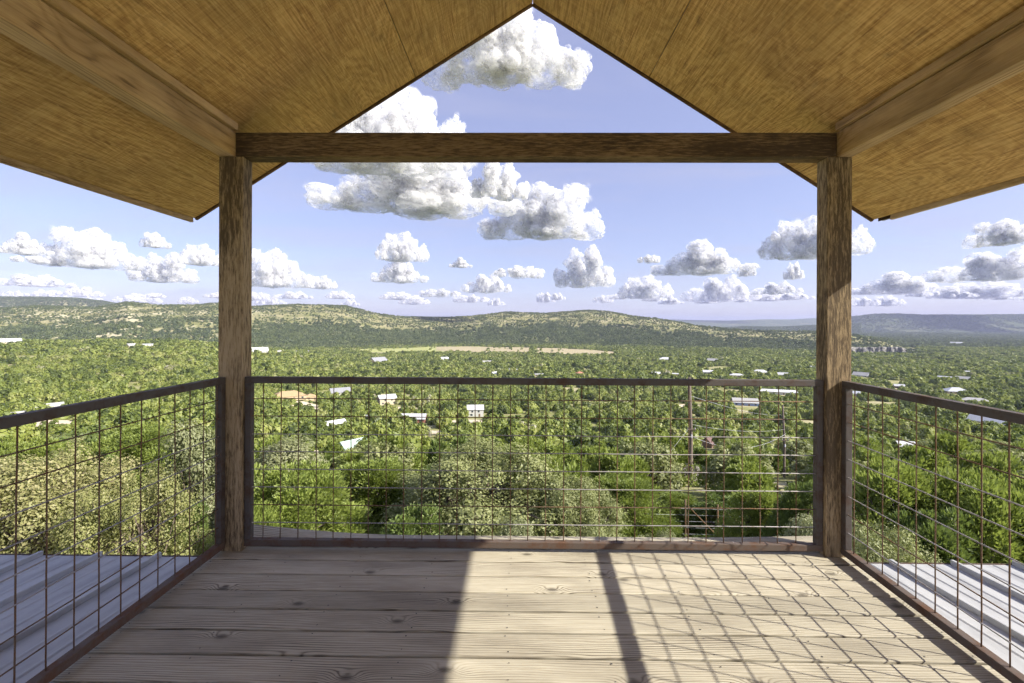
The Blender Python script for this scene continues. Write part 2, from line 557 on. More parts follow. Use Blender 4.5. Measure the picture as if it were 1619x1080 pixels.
def terrain_z(px, d):
    """Ground height for azimuth (given as the photograph column it shows in) and depth along the view axis."""
    px = np.asarray(px, float)
    d = np.asarray(d, float)
    zc = np.interp(d, VD, VZ)
    zl = np.interp(d, LD, LZ)
    w = sstep(0, 1, (600 - px) / 330.0)
    z = zc * (1 - w) + zl * w
    X = (px - CX) / F_PX * d
    rough = fbm(X / 45 + 100, d / 45 + 50, 3, 3) - 0.5
    z = z + rough * np.clip((d - 60) / 120, 0, 1) * 2.2
    valley = z
    dr = np.interp(px, *D_RIDGE)
    db = np.interp(px, *D_BASE)
    zr = EYE_Z - (level(np.clip(px, -900, 2600), np.interp(px, R_PX, R_PY)) - HY) / F_PX * dr
    hn = (fbm(X / 260 + 7, d / 260 + 3, 21, 4) - 0.5)
    s = (d - db) / (dr - db)
    up = np.interp(np.clip(s + hn * 0.10 * np.sin(np.clip(s, 0, 1) * np.pi), 0, 1), HILL_S, HILL_F)
    back = np.clip(1 - (d - dr) / 1300.0, 0, 1)
    f = np.where(s < 1, up, back)
    hz = -68 + (zr + 68) * f
    hz = hz + hn * 14 * np.clip(np.sin(np.clip(s, 0, 1) * np.pi), 0, 1)
    z = np.maximum(z, hz)
    for (qx, qy, D0, wf, wb) in FAR_RIDGES:
        zz = EYE_Z - (level(np.clip(px, -900, 2600), np.interp(px, qx, qy, left=640, right=640)) - HY) / F_PX * D0
        n2 = (fbm(X / 700 + D0, d / 700, 31, 4) - 0.5)
        g = np.where(d < D0, sstep(D0 - wf, D0, d + n2 * 500), 1 - sstep(D0, D0 + wb, d))
        z = np.maximum(z, -68 + (zz + 68) * g * (1 + n2 * 0.12 * (1 - g)))
    return z


def hill_s(px, d):
    dr = np.interp(px, *D_RIDGE)
    db = np.interp(px, *D_BASE)
    return (d - db) / (dr - db)


def hit(px, py, d0=8.0, d1=7000.0):
    """Depth at which the sight line through a pixel meets the ground."""
    ds = np.geomspace(d0, d1, 1500)
    ray = EYE_Z - (level(px, py) - HY) / F_PX * ds
    g = terrain_z(np.full_like(ds, px), ds)
    below = np.nonzero(g >= ray)[0]
    return float(ds[below[0]]) if len(below) else d1


def on_ground(px, d, dz=0.0):
    z = float(terrain_z(np.array([px]), np.array([d]))[0])
    v = at(px, HY, d)
    return Vector((v.x, v.y, z + dz))


def build_ground():
    front = np.radians(np.arange(-56, 56.01, 0.22))
    rest = np.radians(np.arange(59, 301.5, 3.0))
    ang = np.concatenate([front, rest])
    r = np.unique(np.concatenate([[0.5, 2, 4, 6], np.geomspace(8, 850, 95), np.linspace(860, 2300, 110), np.geomspace(2320, 22000, 60)]))
    A, R = np.meshgrid(ang, r, indexing='ij')
    Aw = (A + np.pi) % (2 * np.pi) - np.pi
    ca = np.maximum(np.cos(Aw), 0.33)
    Ac = np.clip(Aw, -1.18, 1.18)
    px = CX + F_PX * np.tan(Ac)
    d = R * ca
    z = terrain_z(px, d)
    rx, ry = np.sin(Aw) * R, np.cos(Aw) * R
    X = CAM_R.x * rx + CAM_F.x * ry
    Y = CAM_R.y * rx + CAM_F.y * ry
    na, nr = A.shape
    verts = np.stack([X, Y, z], -1).reshape(-1, 3)
    i, j = np.meshgrid(np.arange(na), np.arange(nr - 1), indexing='ij')
    i2 = (i + 1) % na
    faces = np.stack([i * nr + j, i2 * nr + j, i2 * nr + j + 1, i * nr + j + 1], -1).reshape(-1, 4)[:, ::-1]
    me = np_mesh('ground', verts, faces, smooth=True)
    s = hill_s(px, d)
    hill = (sstep(0.0, 0.12, s) * (d < 3600) * (px < 1470)).ravel()
    upper = sstep(0.38, 0.55, s).ravel() * hill
    far = sstep(2600, 3200, d).ravel()
    left = 1 - sstep(250, 470, px).ravel()
    col = np.stack([hill, upper, far, left], -1).astype(np.float32)
    at_ = me.color_attributes.new('ground_type', 'FLOAT_COLOR', 'POINT')
    at_.data.foreach_set('color', col.ravel())
    m, nt = new_mat('hill_country_ground')
    a = nd(nt, 'Attribute', attribute_name='ground_type')
    sp = nd(nt, 'SeparateColor', {0: a.outputs['Color']}).outputs
    pos = nd(nt, 'NewGeometry').outputs['Position']
    n1 = noise(nt, pos, 0.05, 5, 0.6)
    n2 = noise(nt, pos, 0.35, 4, 0.65)
    soil = ramp(nt, n1, [(0.35, (0.16, 0.185, 0.05)), (0.52, (0.28, 0.27, 0.11)), (0.66, (0.48, 0.42, 0.27))])
    soil = mixc(nt, mth(nt, 'MULTIPLY', n2, 0.6), soil, (0.17, 0.17, 0.06))
    strata = noise(nt, vmul(nt, pos, (0.006, 0.006, 0.22)), 1.0, 4, 0.6)
    patch = noise(nt, vmul(nt, pos, (0.022, 0.022, 0.05)), 1.0, 5, 0.65)
    rock = ramp(nt, strata, [(0.35, (0.20, 0.19, 0.075)), (0.5, (0.27, 0.245, 0.115)), (0.62, (0.36, 0.325, 0.20))])
    rock = mixc(nt, ramp(nt, patch, [(0.44, (0, 0, 0)), (0.60, (0.9, 0.9, 0.9))]), rock, (0.15, 0.16, 0.05))
    chalk = mth(nt, 'MULTIPLY', a.outputs['Alpha'], ramp(nt, noise(nt, vmul(nt, pos, (0.02, 0.02, 0.07)), 1.0, 5, 0.7), [(0.5, (0, 0, 0)), (0.6, (1, 1, 1))]))
    rock = mixc(nt, mth(nt, 'MULTIPLY', chalk, 0.8), rock, (0.55, 0.50, 0.33))
    low = mixc(nt, 0.6, soil, (0.09, 0.10, 0.04))
    hc = mixc(nt, sp[1], mixc(nt, sp[2], low, rock), rock)
    hc = mixc(nt, a.outputs['Alpha'], mixc(nt, sp[1], low, rock), rock)
    c = mixc(nt, sp[0], soil, hc)
    fn = noise(nt, pos, 0.02, 6, 0.7)
    fn2 = noise(nt, pos, 0.003, 4, 0.6)
    fc = ramp(nt, fn, [(0.35, (0.035, 0.05, 0.02)), (0.5, (0.075, 0.095, 0.035)), (0.65, (0.13, 0.14, 0.06))])
    fc = mixc(nt, ramp(nt, fn2, [(0.55, (0, 0, 0)), (0.68, (0.6, 0.6, 0.6))]), fc, (0.22, 0.20, 0.11))
    c = mixc(nt, sp[2], c, fc)
    bh = mth(nt, 'MULTIPLY', fn, sp[2])
    finish(nt, c, 0.95, bh, 0.6, 12.0, spec=0.1)
    return tag(mesh_obj('ground', me, m), kind='structure')


build_ground()


def draped(name, poly_px, mat, dz=0.25, n=40, m=14):
    """A sheet laid on the ground; poly_px: (px, near depth, far depth) columns."""
    xs = np.linspace(poly_px[0][0], poly_px[-1][0], n)
    q = np.array(poly_px, float)
    d0 = np.interp(xs, q[:, 0], q[:, 1]) + (vnoise(xs / 9.0, xs * 0, 5) - 0.5) * 14
    d1 = np.interp(xs, q[:, 0], q[:, 2]) + (vnoise(xs / 9.0, xs * 0 + 9, 6) - 0.5) * 14
    v = []
    for i, x in enumerate(xs):
        ds = np.linspace(d0[i], d1[i], m)
        zz = terrain_z(np.full(m, x), ds)
        for k in range(m):
            p = at(x, HY, ds[k])
            v.append((p.x, p.y, zz[k] + dz))
    f = [(i * m + k, (i + 1) * m + k, (i + 1) * m + k + 1, i * m + k + 1) for i in range(n - 1) for k in range(m - 1)]
    return tag(mesh_obj(name, np_mesh(name, v, f, True), mat), kind='structure')


MAT['field_tan'] = plain('mown_hay_field', (0.36, 0.30, 0.165), 0.95, 0.02, 0.18)
MAT['field_green'] = plain('yellow_green_meadow', (0.32, 0.33, 0.10), 0.95, 0.03, 0.25)
MAT['gravel'] = plain('pale_gravel', (0.55, 0.50, 0.40), 0.95, 0.2, 0.2)
MAT['dirt'] = plain('caliche_dirt', (0.56, 0.47, 0.34), 0.95, 0.3, 0.2)
draped('field', [(690, 1150, 1330), (745, 1100, 1345), (838, 1060, 1310)], MAT['field_tan'], 0.6)
draped('field', [(850, 1050, 1290), (900, 1030, 1270), (970, 1010, 1130)], MAT['field_tan'], 0.6)
draped('field', [(566, 1080, 1200), (620, 1060, 1240), (690, 1080, 1350), (760, 1200, 1372)], MAT['field_green'], 0.3)
FIELDS = [[(566, 1060, 1200), (620, 1040, 1240), (690, 1060, 1350), (770, 1100, 1372)], [(690, 1120, 1330), (745, 1070, 1350), (838, 1030, 1315)], [(845, 1030, 1295), (900, 1010, 1275), (972, 1000, 1140)]]

# ------------------------------------------------------------------ deck, posts, beams, roof
deck = empty('deck')
tag(deck, 'weathered plank deck floor of the balcony', None, kind='structure')
PITCH, PW, PT = 0.1428, 0.1322, 0.036
plank_me = box_mesh('plank', 3.62, PW, PT, 0.006, 3)
plank_me.materials.append(MAT['deck'])
y_front = 2.505            # seam in front of the first full plank
for k in range(-2, 26):
    yc_ = y_front - (k + 0.5) * PITCH
    if k == -2:
        # the outermost plank has sprung: bowed up at its left end, a little at its right
        xs = np.linspace(-1.80, 1.83, 41)
        v, f = [], []
        for x in xs:
            lift = 0.012 + 0.075 * max(0.0, (-x - 0.75) / 1.08) ** 1.7 + 0.022 * max(0.0, (x - 0.9) / 0.93) ** 1.5
            y0, y1 = -PW / 2, PW / 2
            for (yy, zz) in ((y0, -PT / 2), (y0, PT / 2 - 0.004), (y0 + 0.004, PT / 2), (y1 - 0.004, PT / 2), (y1, PT / 2 - 0.004), (y1, -PT / 2)):
                v.append((x, yy, zz + lift * (0.12 if yy < 0 else 1.0)))
        for i in range(len(xs) - 1):
            for q in range(6):
                q2 = (q + 1) % 6
                f.append((i * 6 + q, (i + 1) * 6 + q, (i + 1) * 6 + q2, i * 6 + q2))
        for b in (0, (len(xs) - 1) * 6):
            f.append((b, b + 1, b + 2, b + 3))
            f.append((b, b + 3, b + 4, b + 5))
        o = mesh_obj('plank', np_mesh('plank_bowed', v, f), MAT['deck'], deck, (0, yc_, -PT / 2))
        o['label'] = 'sprung outer plank bowed up at its end'
        continue
    fl = 0.045 * max(0.0, 2.5 - yc_)          # the sunny side of the deck runs in a little towards the house
    o = mesh_obj('plank', plank_me, None, deck, (0.015 - fl / 2 + random.uniform(-0.008, 0.008), yc_ + random.uniform(-0.0008, 0.0008), -PT / 2 + random.uniform(-0.0015, 0.001)))
    o.rotation_euler = (random.uniform(-0.006, 0.006), 0, random.uniform(-0.0004, 0.0004))
    o.scale.x = (3.59 - fl) / 3.62
# nail heads: two rows per joist
v, f = [], []
for k in range(-1, 24):
    yc_ = y_front - (k + 0.5) * PITCH
    for jx in (-1.72, -1.32, -0.92, -0.51, -0.10, 0.31, 0.72, 1.13, 1.53, 1.74):
        for dy in (-0.043, 0.041):
            if random.random() < 0.12:
                continue
            cx, cy = jx + random.uniform(-0.012, 0.012), yc_ + dy + random.uniform(-0.008, 0.008)
            b = len(v)
            r = random.uniform(0.0028, 0.004)
            for q in range(6):
                v.append((cx + r * math.cos(q * math.pi / 3), cy + r * math.sin(q * math.pi / 3), 0.0022))
            f.append((b, b + 1, b + 2, b + 3))
            f.append((b, b + 3, b + 4, b + 5))
o = mesh_obj('nail_heads', np_mesh('nail_heads', v, f), MAT['nail'], deck)
o['kind'] = 'stuff'
for jx in (-1.76, -0.92, -0.10, 0.72, 1.76):
    box_obj('joist', jx - 0.02, jx + 0.02, -1.2, 2.72, -0.19, -PT - 0.004, MAT['deck'], deck, 0)
# the storey below that carries the deck
base = box_obj('lower_storey', -1.72, 1.72, -3.0, 2.58, -9.5, -1.4, MAT['stone_wall'], None, 0.01)
tag(base, 'limestone wall of the lower storey under the deck', 'wall')

YP0, YP1 = 2.585, 2.677     # front and back of the posts
POST, POST_H = 0.138, 2.243
for x0, lab in ((-1.759, 'weathered timber post at the shaded side of the balcony'), (1.672, 'timber post with a sunlit stripe and flaking stain beside the sunny railing')):
    me = box_mesh('porch_post', POST, YP1 - YP0, POST_H, 0.005, 2, cuts=8)
    o = mesh_obj('porch_post', me, MAT['post'], None, (x0 + POST / 2, (YP0 + YP1) / 2, POST_H / 2))
    tag(o, lab, 'post', 'porch posts')
BZ0, BZ1 = 2.245, 2.381
o = box_obj('cross_beam', -1.667, 1.727, YP0 + 0.004, YP0 + 0.108, BZ0, BZ1, MAT['cross_beam'], None, 0.005, 2)
tag(o, 'dark weathered cross beam spanning between the two posts under the gable', 'beam')
for x0, x1, lab, cl in ((-1.759, -1.670, 'pale timber side beam above the shaded railing, on the left post', (-1.744, -1.647)),
                        (1.730, 1.812, 'knotty timber side beam above the sunny railing, on the right post', (1.710, 1.805))):
    b = empty('side_beam', ((x0 + x1) / 2, 2.73, BZ0))
    tag(b, lab, 'beam', 'side beams')
    me = box_mesh('beam_timber', x1 - x0, 4.3, BZ1 - BZ0 + 0.002, 0.004, 2)
    mesh_obj('beam_timber', me, MAT['side_beam'], b, (0, 0.0 - 2.15, (BZ1 - BZ0) / 2 + 0.0005))
    me = box_mesh('cleat', cl[1] - cl[0], 4.12, 0.040, 0.002)
    mesh_obj('cleat', me, MAT['side_beam'], b, ((cl[0] + cl[1]) / 2 - (x0 + x1) / 2, -0.15 - 2.06, BZ1 - BZ0 + 0.026))

# gable roof
XR = 0.035                    # ridge line
PITCHR = 0.637
YF = 3.16                    # front edge of the roof
Z_AP = 2.440 + PITCHR * 1.69  # underside at the ridge
cosr = 1 / math.sqrt(1 + PITCHR ** 2)
roof = empty('porch_roof', (XR, 0.6, Z_AP))
tag(roof, 'gabled porch roof lined with stained plywood over the balcony', 'roof')
ANG = math.atan(PITCHR)
for side in (-1, 1):
    HALF = 2.345
    SLOPE = HALF / cosr
    cuts_s = [0.0, 0.955, 2.178, SLOPE]
    for a, b in zip(cuts_s[:-1], cuts_s[1:]):
        for (ya, yb) in ((0.722, YF), (-1.70, 0.718)):
            sm = (a + b) / 2
            me = box_mesh('plywood_panel', b - a - 0.004, yb - ya, 0.014, 0.0008)
            o = mesh_obj('plywood_panel', me, MAT['plywood'], roof)
            o.rotation_euler = (0, side * ANG, 0)
            nrm = Vector((side * math.sin(ANG), 0, math.cos(ANG)))
            o.location = Vector((side * sm * cosr, (ya + yb) / 2 - 0.6, -sm * math.sin(ANG))) + nrm * 0.007
    # rake trim along the gable edge
    L = SLOPE - 0.005
    me = box_mesh('rake_trim', L, 0.02, 0.052, 0.002)
    o = mesh_obj('rake_trim', me, MAT['trim'], roof)
    o.rotation_euler = (0, side * ANG, 0)
    nrm = Vector((side * math.sin(ANG), 0, math.cos(ANG)))
    o.location = Vector((side * (L / 2 + 0.004) * cosr, YF + 0.0115 - 0.6, -(L / 2 + 0.004) * math.sin(ANG))) + nrm * 0.013
    # eave trim under the outer edge
    y1 = YF - 0.004 if side < 0 else YF - 0.13
    me = box_mesh('eave_trim', 0.019, y1 + 1.7, 0.05, 0.002)
    o = mesh_obj('eave_trim', me, MAT['eave_trim'], roof)
    o.location = Vector((side * (HALF + 0.012), (y1 - 1.7) / 2 - 0.6, -HALF * PITCHR - 0.004))
    o.rotation_euler = (0, side * 0.12, 0)
    me = box_mesh('drip_edge', 0.004, YF + 1.7, 0.045, 0)
    o = mesh_obj('drip_edge', me, MAT['trim'], roof)
    o.location = Vector((side * (HALF + 0.028), (YF - 1.7) / 2 - 0.6, -HALF * PITCHR + 0.012))
    # metal sheet on top
    me = box_mesh('roof_sheet', SLOPE + 0.06, YF + 1.72, 0.003, 0)
    o = mesh_obj('roof_sheet', me, MAT['sheet'], roof)
    o.rotation_euler = (0, side * ANG, 0)
    o.location = Vector((side * (SLOPE + 0.06) / 2 * cosr, (YF - 1.69) / 2 - 0.6, -(SLOPE + 0.06) / 2 * math.sin(ANG))) + nrm * 0.034

cap = mesh_obj('ridge_cap', box_mesh('ridge_cap', 0.24, YF + 1.74, 0.012, 0.002), MAT['sheet'], roof, (0, (YF - 1.69) / 2 - 0.6, 0.040))
mesh_obj('ridge_batten', box_mesh('ridge_batten', 0.05, YF + 1.66, 0.018, 0.002), MAT['trim'], roof, (0, (YF - 1.7) / 2 - 0.6, 0.020))

# ------------------------------------------------------------------ railings
T = 0.037


def bar(name, L, m, parent, loc, rot=(0, 0, 0)):
    o = mesh_obj(name, box_mesh(name, L, T, T, 0.004, 2), m, parent, loc)
    o.rotation_euler = rot
    return o


def wire_mesh(L, r=0.0027, wob=0.0):
    n = 9
    pts = [(-L / 2 + L * i / (n - 1), random.uniform(-wob, wob), random.uniform(-wob, wob)) for i in range(n)]
    return tube_mesh('wire', pts, r, 6)


def railing(label, p0, p1, z0, z1, m, mb, nv_phase, grey_rows, name='railing'):
    """Welded panel in a tube frame between floor points p0 and p1 (p0 is the near or left end)."""
    p0, p1 = Vector(p0), Vector(p1)
    L = (p1 - p0).length
    rz = math.atan2(p1.y - p0.y, p1.x - p0.x)
    r = empty(name, (p0.x, p0.y, 0), rz)
    tag(r, label, 'railing', 'balcony railings')
    bar('top_rail', L, m, r, (L / 2, 0, z1 - T / 2))
    bar('bottom_rail', L, mb, r, (L / 2, 0, z0 + T / 2))
    for x in (T / 2, L - T / 2):
        o = bar('stile', z1 - z0 - 2 * T - 0.001, m, r, (x, 0, (z0 + z1) / 2), (0, rad(90), 0))
    hgt = z1 - z0 - 2 * T + 0.01
    vme = [wire_mesh(hgt, 0.0027, 0.0006) for _ in range(4)]
    for me in vme:
        me.materials.append(MAT['wire'])
    x = T + nv_phase
    i = 0
    while x < L - T - 0.01:
        o = mesh_obj('wire', vme[i % 4], None, r, (x + random.uniform(-0.002, 0.002), 0.003, (z0 + z1) / 2))
        o.rotation_euler = (random.uniform(-0.004, 0.004), rad(90) + random.uniform(-0.007, 0.007), random.uniform(0, 6))
        x += 0.1016
        i += 1
    rows = 8
    for k in range(rows):
        z = z1 - T - 0.088 - k * 0.1016
        me = wire_mesh(L - 2 * T + 0.02, 0.0027, 0.0012)
        o = mesh_obj('wire', me, MAT['wire_grey'] if k in grey_rows else MAT['wire'], r, (L / 2, -0.0035, z))
    return r


railing('front railing of rusty wire grid between the two posts', (-1.619, 2.622, 0), (1.670, 2.622, 0), 0.022, 0.990, MAT['rail'], MAT['rail_rust'], 0.062, (2, 3, 4, 5, 7))
railing('shaded side railing of wire grid beside the left metal roof', (-1.731, -0.60, 0), (-1.731, 2.583, 0), 0.022, 0.990, MAT['rail'], MAT['rail_red'], 0.05, (2, 3, 4, 5))
railing('sunlit side railing of wire grid beside the right metal roof', (1.772, 2.583, 0), (1.632, -0.60, 0), 0.022, 0.990, MAT['rail'], MAT['rail_rust'], 0.036, (2, 3, 4, 5, 7))

# ------------------------------------------------------------------ lower metal roofs on both sides
def lower_roof(label, side):
    slope = 0.05
    x_in = 1.815 if side > 0 else -1.77
    yb, yf = -1.6, 3.08
    z_f = -0.29
    o = empty('metal_roof', (x_in, yf, z_f))
    o.rotation_euler = (math.atan(slope) * -1, 0, 0)
    tag(o, label, 'roof', 'metal roofs beside the deck')
    Ly = yf - yb
    pitch = 0.405
    n = 15
    phase = 0.30 if side < 0 else 0.215
    bm = bmesh.new()
    bm_box(bm, 0, pitch - 0.004, -Ly, 0, -0.001, 0.001)
    pan = bm_mesh('roof_pan', bm)
    bm = bmesh.new()
    for x in (0.135, 0.27):
        vs = [bm.verts.new(p) for p in ((x - 0.014, -Ly, 0.0015), (x - 0.005, -Ly, 0.006), (x + 0.005, -Ly, 0.006), (x + 0.014, -Ly, 0.0015),
                                        (x - 0.014, -0.01, 0.0015), (x - 0.005, -0.01, 0.006), (x + 0.005, -0.01, 0.006), (x + 0.014, -0.01, 0.0015))]
        for q in ((0, 1, 5, 4), (1, 2, 6, 5), (2, 3, 7, 6)):
            bm.faces.new([vs[i] for i in q])
    minor = bm_mesh('minor_rib', bm)
    seam = box_mesh('seam', 0.022, Ly, 0.034, 0.005, 2)
    for me in (pan, minor, seam):
        me.materials.append(MAT['sheet'])
    for i in range(n):
        x = phase + (i - 1) * pitch
        xx = side * x if side > 0 else -x - pitch
        p = mesh_obj('roof_pan', pan, None, o, (xx + 0.002, 0, 0))
        mesh_obj('minor_rib', minor, None, p, (0, 0, 0))
        mesh_obj('seam', seam, None, o, (side * x, -Ly / 2, 0.0165))
    me = box_mesh('eave_flashing', n * pitch, 0.004, 0.075, 0)
    e = mesh_obj('eave_flashing', me, MAT['rail_rust'], o, (side * (n * pitch / 2 - 0.2), 0.004, -0.030))
    me = box_mesh('apron', 0.03, Ly - 0.42, 0.22, 0)
    mesh_obj('apron', me, MAT['sheet'], o, (side * -0.016, -Ly / 2 - 0.21, 0.1))
    return o


lower_roof('shaded ribbed metal roof just below the left railing', -1)
lower_roof('sunlit ribbed metal roof just below the right railing', 1)
for o in list(COL.objects):        # the balcony stands a hand's breadth to the right of the eye
    if o.parent is None and o.type in ('MESH', 'EMPTY') and o.name.split('.')[0] not in ('ground', 'field'):
        o.location.x += 0.064
        o.location.y -= 0.017

# ------------------------------------------------------------------ vegetation
def leaf_mat(name, stops, trans=0.35, island=True, obj_var=0.25, patches=False):
    """stops: ramp of leaf colours picked per leaf; each tree is shifted a little too."""
    m, nt = new_mat(name)
    oi = nd(nt, 'ObjectInfo').outputs['Random']
    if island:
        ri = nd(nt, 'NewGeometry').outputs['Random Per Island']
        lc = nd(nt, 'TexCoord').outputs['Object']
        cl_ = mth(nt, 'MULTIPLY_ADD', noise(nt, lc, 1.4, 2, 0.6), 2.2, -0.6, clamp=True)
        ri = mth(nt, 'ADD', mth(nt, 'MULTIPLY', ri, 0.5), mth(nt, 'MULTIPLY', cl_, 0.5))
        f = mth(nt, 'ADD', mth(nt, 'MULTIPLY', ri, 1 - obj_var), mth(nt, 'MULTIPLY', oi, obj_var))
    else:
        pos = nd(nt, 'TexCoord').outputs['Object']
        ri = noise(nt, pos, 2.3, 3, 0.7)
        f = mth(nt, 'ADD', mth(nt, 'MULTIPLY_ADD', ri, 1.2 * (1 - obj_var), -0.1), mth(nt, 'MULTIPLY', oi, obj_var))
    if patches:
        gp = nd(nt, 'NewGeometry').outputs['Position']
        f = mth(nt, 'ADD', f, mth(nt, 'MULTIPLY_ADD', noise(nt, gp, 0.022, 3, 0.6), 1.1, -0.55), clamp=True)
    c = ramp(nt, f, stops)
    d = nd(nt, 'BsdfDiffuse', {'Color': c})
    t = nd(nt, 'BsdfTranslucent', {'Color': mixc(nt, 0.5, c, (0.16, 0.20, 0.03))})
    mx = nd(nt, 'MixShader', {0: trans, 1: d.outputs[0], 2: t.outputs[0]})
    g = nd(nt, 'BsdfGlossy', {'Color': (0.5, 0.5, 0.5, 1), 'Roughness': 0.55})
    mx2 = nd(nt, 'MixShader', {0: 0.05, 1: mx.outputs[0], 2: g.outputs[0]})
    o = nd(nt, 'OutputMaterial')
    nt.links.new(mx2.outputs[0], o.inputs[0])
    return m


MAT['oak_leaf'] = leaf_mat('live_oak_leaf', [(0.0, (0.10, 0.125, 0.04)), (0.4, (0.235, 0.26, 0.095)), (0.75, (0.37, 0.385, 0.165)), (1.0, (0.48, 0.475, 0.27))], 0.4)
MAT['juniper_leaf'] = leaf_mat('juniper_spray', [(0.0, (0.09, 0.13, 0.025)), (0.4, (0.23, 0.29, 0.055)), (0.8, (0.36, 0.42, 0.10)), (1.0, (0.45, 0.46, 0.16))], 0.45)
MAT['juniper_dark_leaf'] = leaf_mat('dark_juniper_spray', [(0.0, (0.06, 0.09, 0.025)), (0.5, (0.15, 0.21, 0.05)), (1.0, (0.27, 0.33, 0.10))], 0.4)
MAT['elm_leaf'] = leaf_mat('yellowing_elm_leaf', [(0.0, (0.14, 0.16, 0.04)), (0.35, (0.29, 0.30, 0.10)), (0.7, (0.43, 0.40, 0.18)), (0.9, (0.54, 0.47, 0.26)), (1.0, (0.46, 0.32, 0.17))], 0.45)
MAT['pale_leaf'] = leaf_mat('pale_grey_leaf', [(0.0, (0.13, 0.15, 0.06)), (0.5, (0.27, 0.29, 0.13)), (1.0, (0.42, 0.42, 0.25))], 0.4)
MAT['bare_twig'] = leaf_mat('grey_bare_twig', [(0.0, (0.17, 0.15, 0.12)), (0.5, (0.30, 0.27, 0.23)), (1.0, (0.44, 0.41, 0.36))], 0.1)
MAT['far_leaf'] = leaf_mat('woodland_leaf', [(0.0, (0.06, 0.085, 0.022)), (0.2, (0.125, 0.165, 0.035)), (0.45, (0.23, 0.28, 0.055)), (0.70, (0.33, 0.365, 0.085)), (0.88, (0.38, 0.385, 0.14)), (1.0, (0.48, 0.45, 0.34))], 0.42, True, 0.55, True)
MAT['hill_leaf'] = leaf_mat('hillside_leaf', [(0.0, (0.035, 0.052, 0.02)), (0.35, (0.085, 0.115, 0.036)), (0.75, (0.165, 0.20, 0.065)), (1.0, (0.28, 0.28, 0.13))], 0.3, True, 0.5, True)
MAT['bark'] = plain('grey_brown_bark', (0.13, 0.10, 0.075), 0.95, 6, 0.4, bump=0.5)


def rand_dirs(n, rng, up=0.0):
    v = rng.normal(size=(n, 3))
    v[:, 2] += up
    return v / np.linalg.norm(v, axis=1)[:, None]


def leaf_quads(c, nrm, size, aspect, rng, align=None):
    """Pointed leaf-shaped quads at centres c."""
    n = len(c)
    a = rng.normal(size=(n, 3)) if align is None else align + rng.normal(size=(n, 3)) * 0.45
    a = a - nrm * np.sum(a * nrm, 1)[:, None]
    a /= np.maximum(np.linalg.norm(a, axis=1)[:, None], 1e-6)
    b = np.cross(nrm, a)
    s = size[:, None]
    v = np.stack([c - a * s, c + b * s / aspect - a * s * 0.1, c + a * s, c - b * s / aspect - a * s * 0.1], 1).reshape(-1, 3)
    f = np.arange(n * 4).reshape(-1, 4)
    return v, f


def lobes_for(kind, rng, R, H, k):
    """Lobe centres and radii that make a crown of radius R and height H standing on z = 0."""
    L = []
    for i in range(k):
        if kind == 'juniper':
            t = rng.uniform(0.05, 1.0)
            rr = R * (1.05 - 0.72 * t) * math.sqrt(rng.uniform(0.15, 1))
            a = rng.uniform(0, 2 * math.pi)
            L.append((rr * math.cos(a), rr * math.sin(a), H * (0.08 + 0.84 * t), R * rng.uniform(0.26, 0.42) * (1.05 - 0.45 * t)))
        else:
            t = rng.uniform(0.15, 1.0)
            prof = math.sqrt(max(0.05, 1 - ((t - 0.45) / 0.62) ** 2))
            rr = R * 0.8 * prof * math.sqrt(rng.uniform(0.1, 1))
            a = rng.uniform(0, 2 * math.pi)
            L.append((rr * math.cos(a), rr * math.sin(a), H * (0.12 + 0.74 * t), R * rng.uniform(0.14, 0.42) * (22 / max(k, 22)) ** 0.3))
            if i % 6 == 0:      # stray boughs
                x_, y_, z_, r_ = L[-1]
                L[-1] = (x_ * 1.3, y_ * 1.3, z_ * 1.06, r_ * 0.6)
    return L


def crown_mesh(name, kind, seed, R, H, n, size, mat, k=22, twig=False):
    rng = np.random.default_rng(seed)
    L = np.array(lobes_for(kind, rng, R, H, k))
    w = L[:, 3] ** 2
    idx = rng.choice(len(L), n, p=w / w.sum())
    d = rand_dirs(n, rng, 0.35)
    rad_ = L[idx, 3] * (0.45 + 0.75 * rng.uniform(size=n) ** 0.7)
    # break every lobe into sprigs: points gather along a few dozen sub-directions
    sub = rand_dirs(len(L) * 14, rng, 0.3).reshape(len(L), 14, 3)
    pick = sub[idx, rng.integers(0, 14, n)]
    d = d * 0.55 + pick * 0.75
    d /= np.linalg.norm(d, axis=1)[:, None]
    c = L[idx, :3] + d * rad_[:, None]
    c[:, 2] = np.maximum(c[:, 2], H * 0.03)
    nrm = rand_dirs(n, rng) * 0.65 + d * 0.9 + np.array([0, 0, 0.45])
    nrm /= np.linalg.norm(nrm, axis=1)[:, None]
    sz = size * rng.uniform(0.6, 1.35, n)
    if kind == 'juniper':
        al = d * 1.0 + np.array([0, 0, 0.55])
        v, f = leaf_quads(c, np.cross(al, rand_dirs(n, rng)) / 1.0 + 1e-4, sz * 1.5, 3.0, rng, al)
        nn = np.cross(al, np.cross(d + rand_dirs(n, rng) * 0.75 + np.array([0, 0, 0.3]), al))
        nn /= np.maximum(np.linalg.norm(nn, axis=1)[:, None], 1e-6)
        v, f = leaf_quads(c, nn, sz * 1.5, 2.6, rng, al)
    else:
        v, f = leaf_quads(c, nrm, sz, 6.0 if twig else 1.7, rng)
    me = np_mesh(name, v, f)
    me.materials.append(mat)
    return me, L


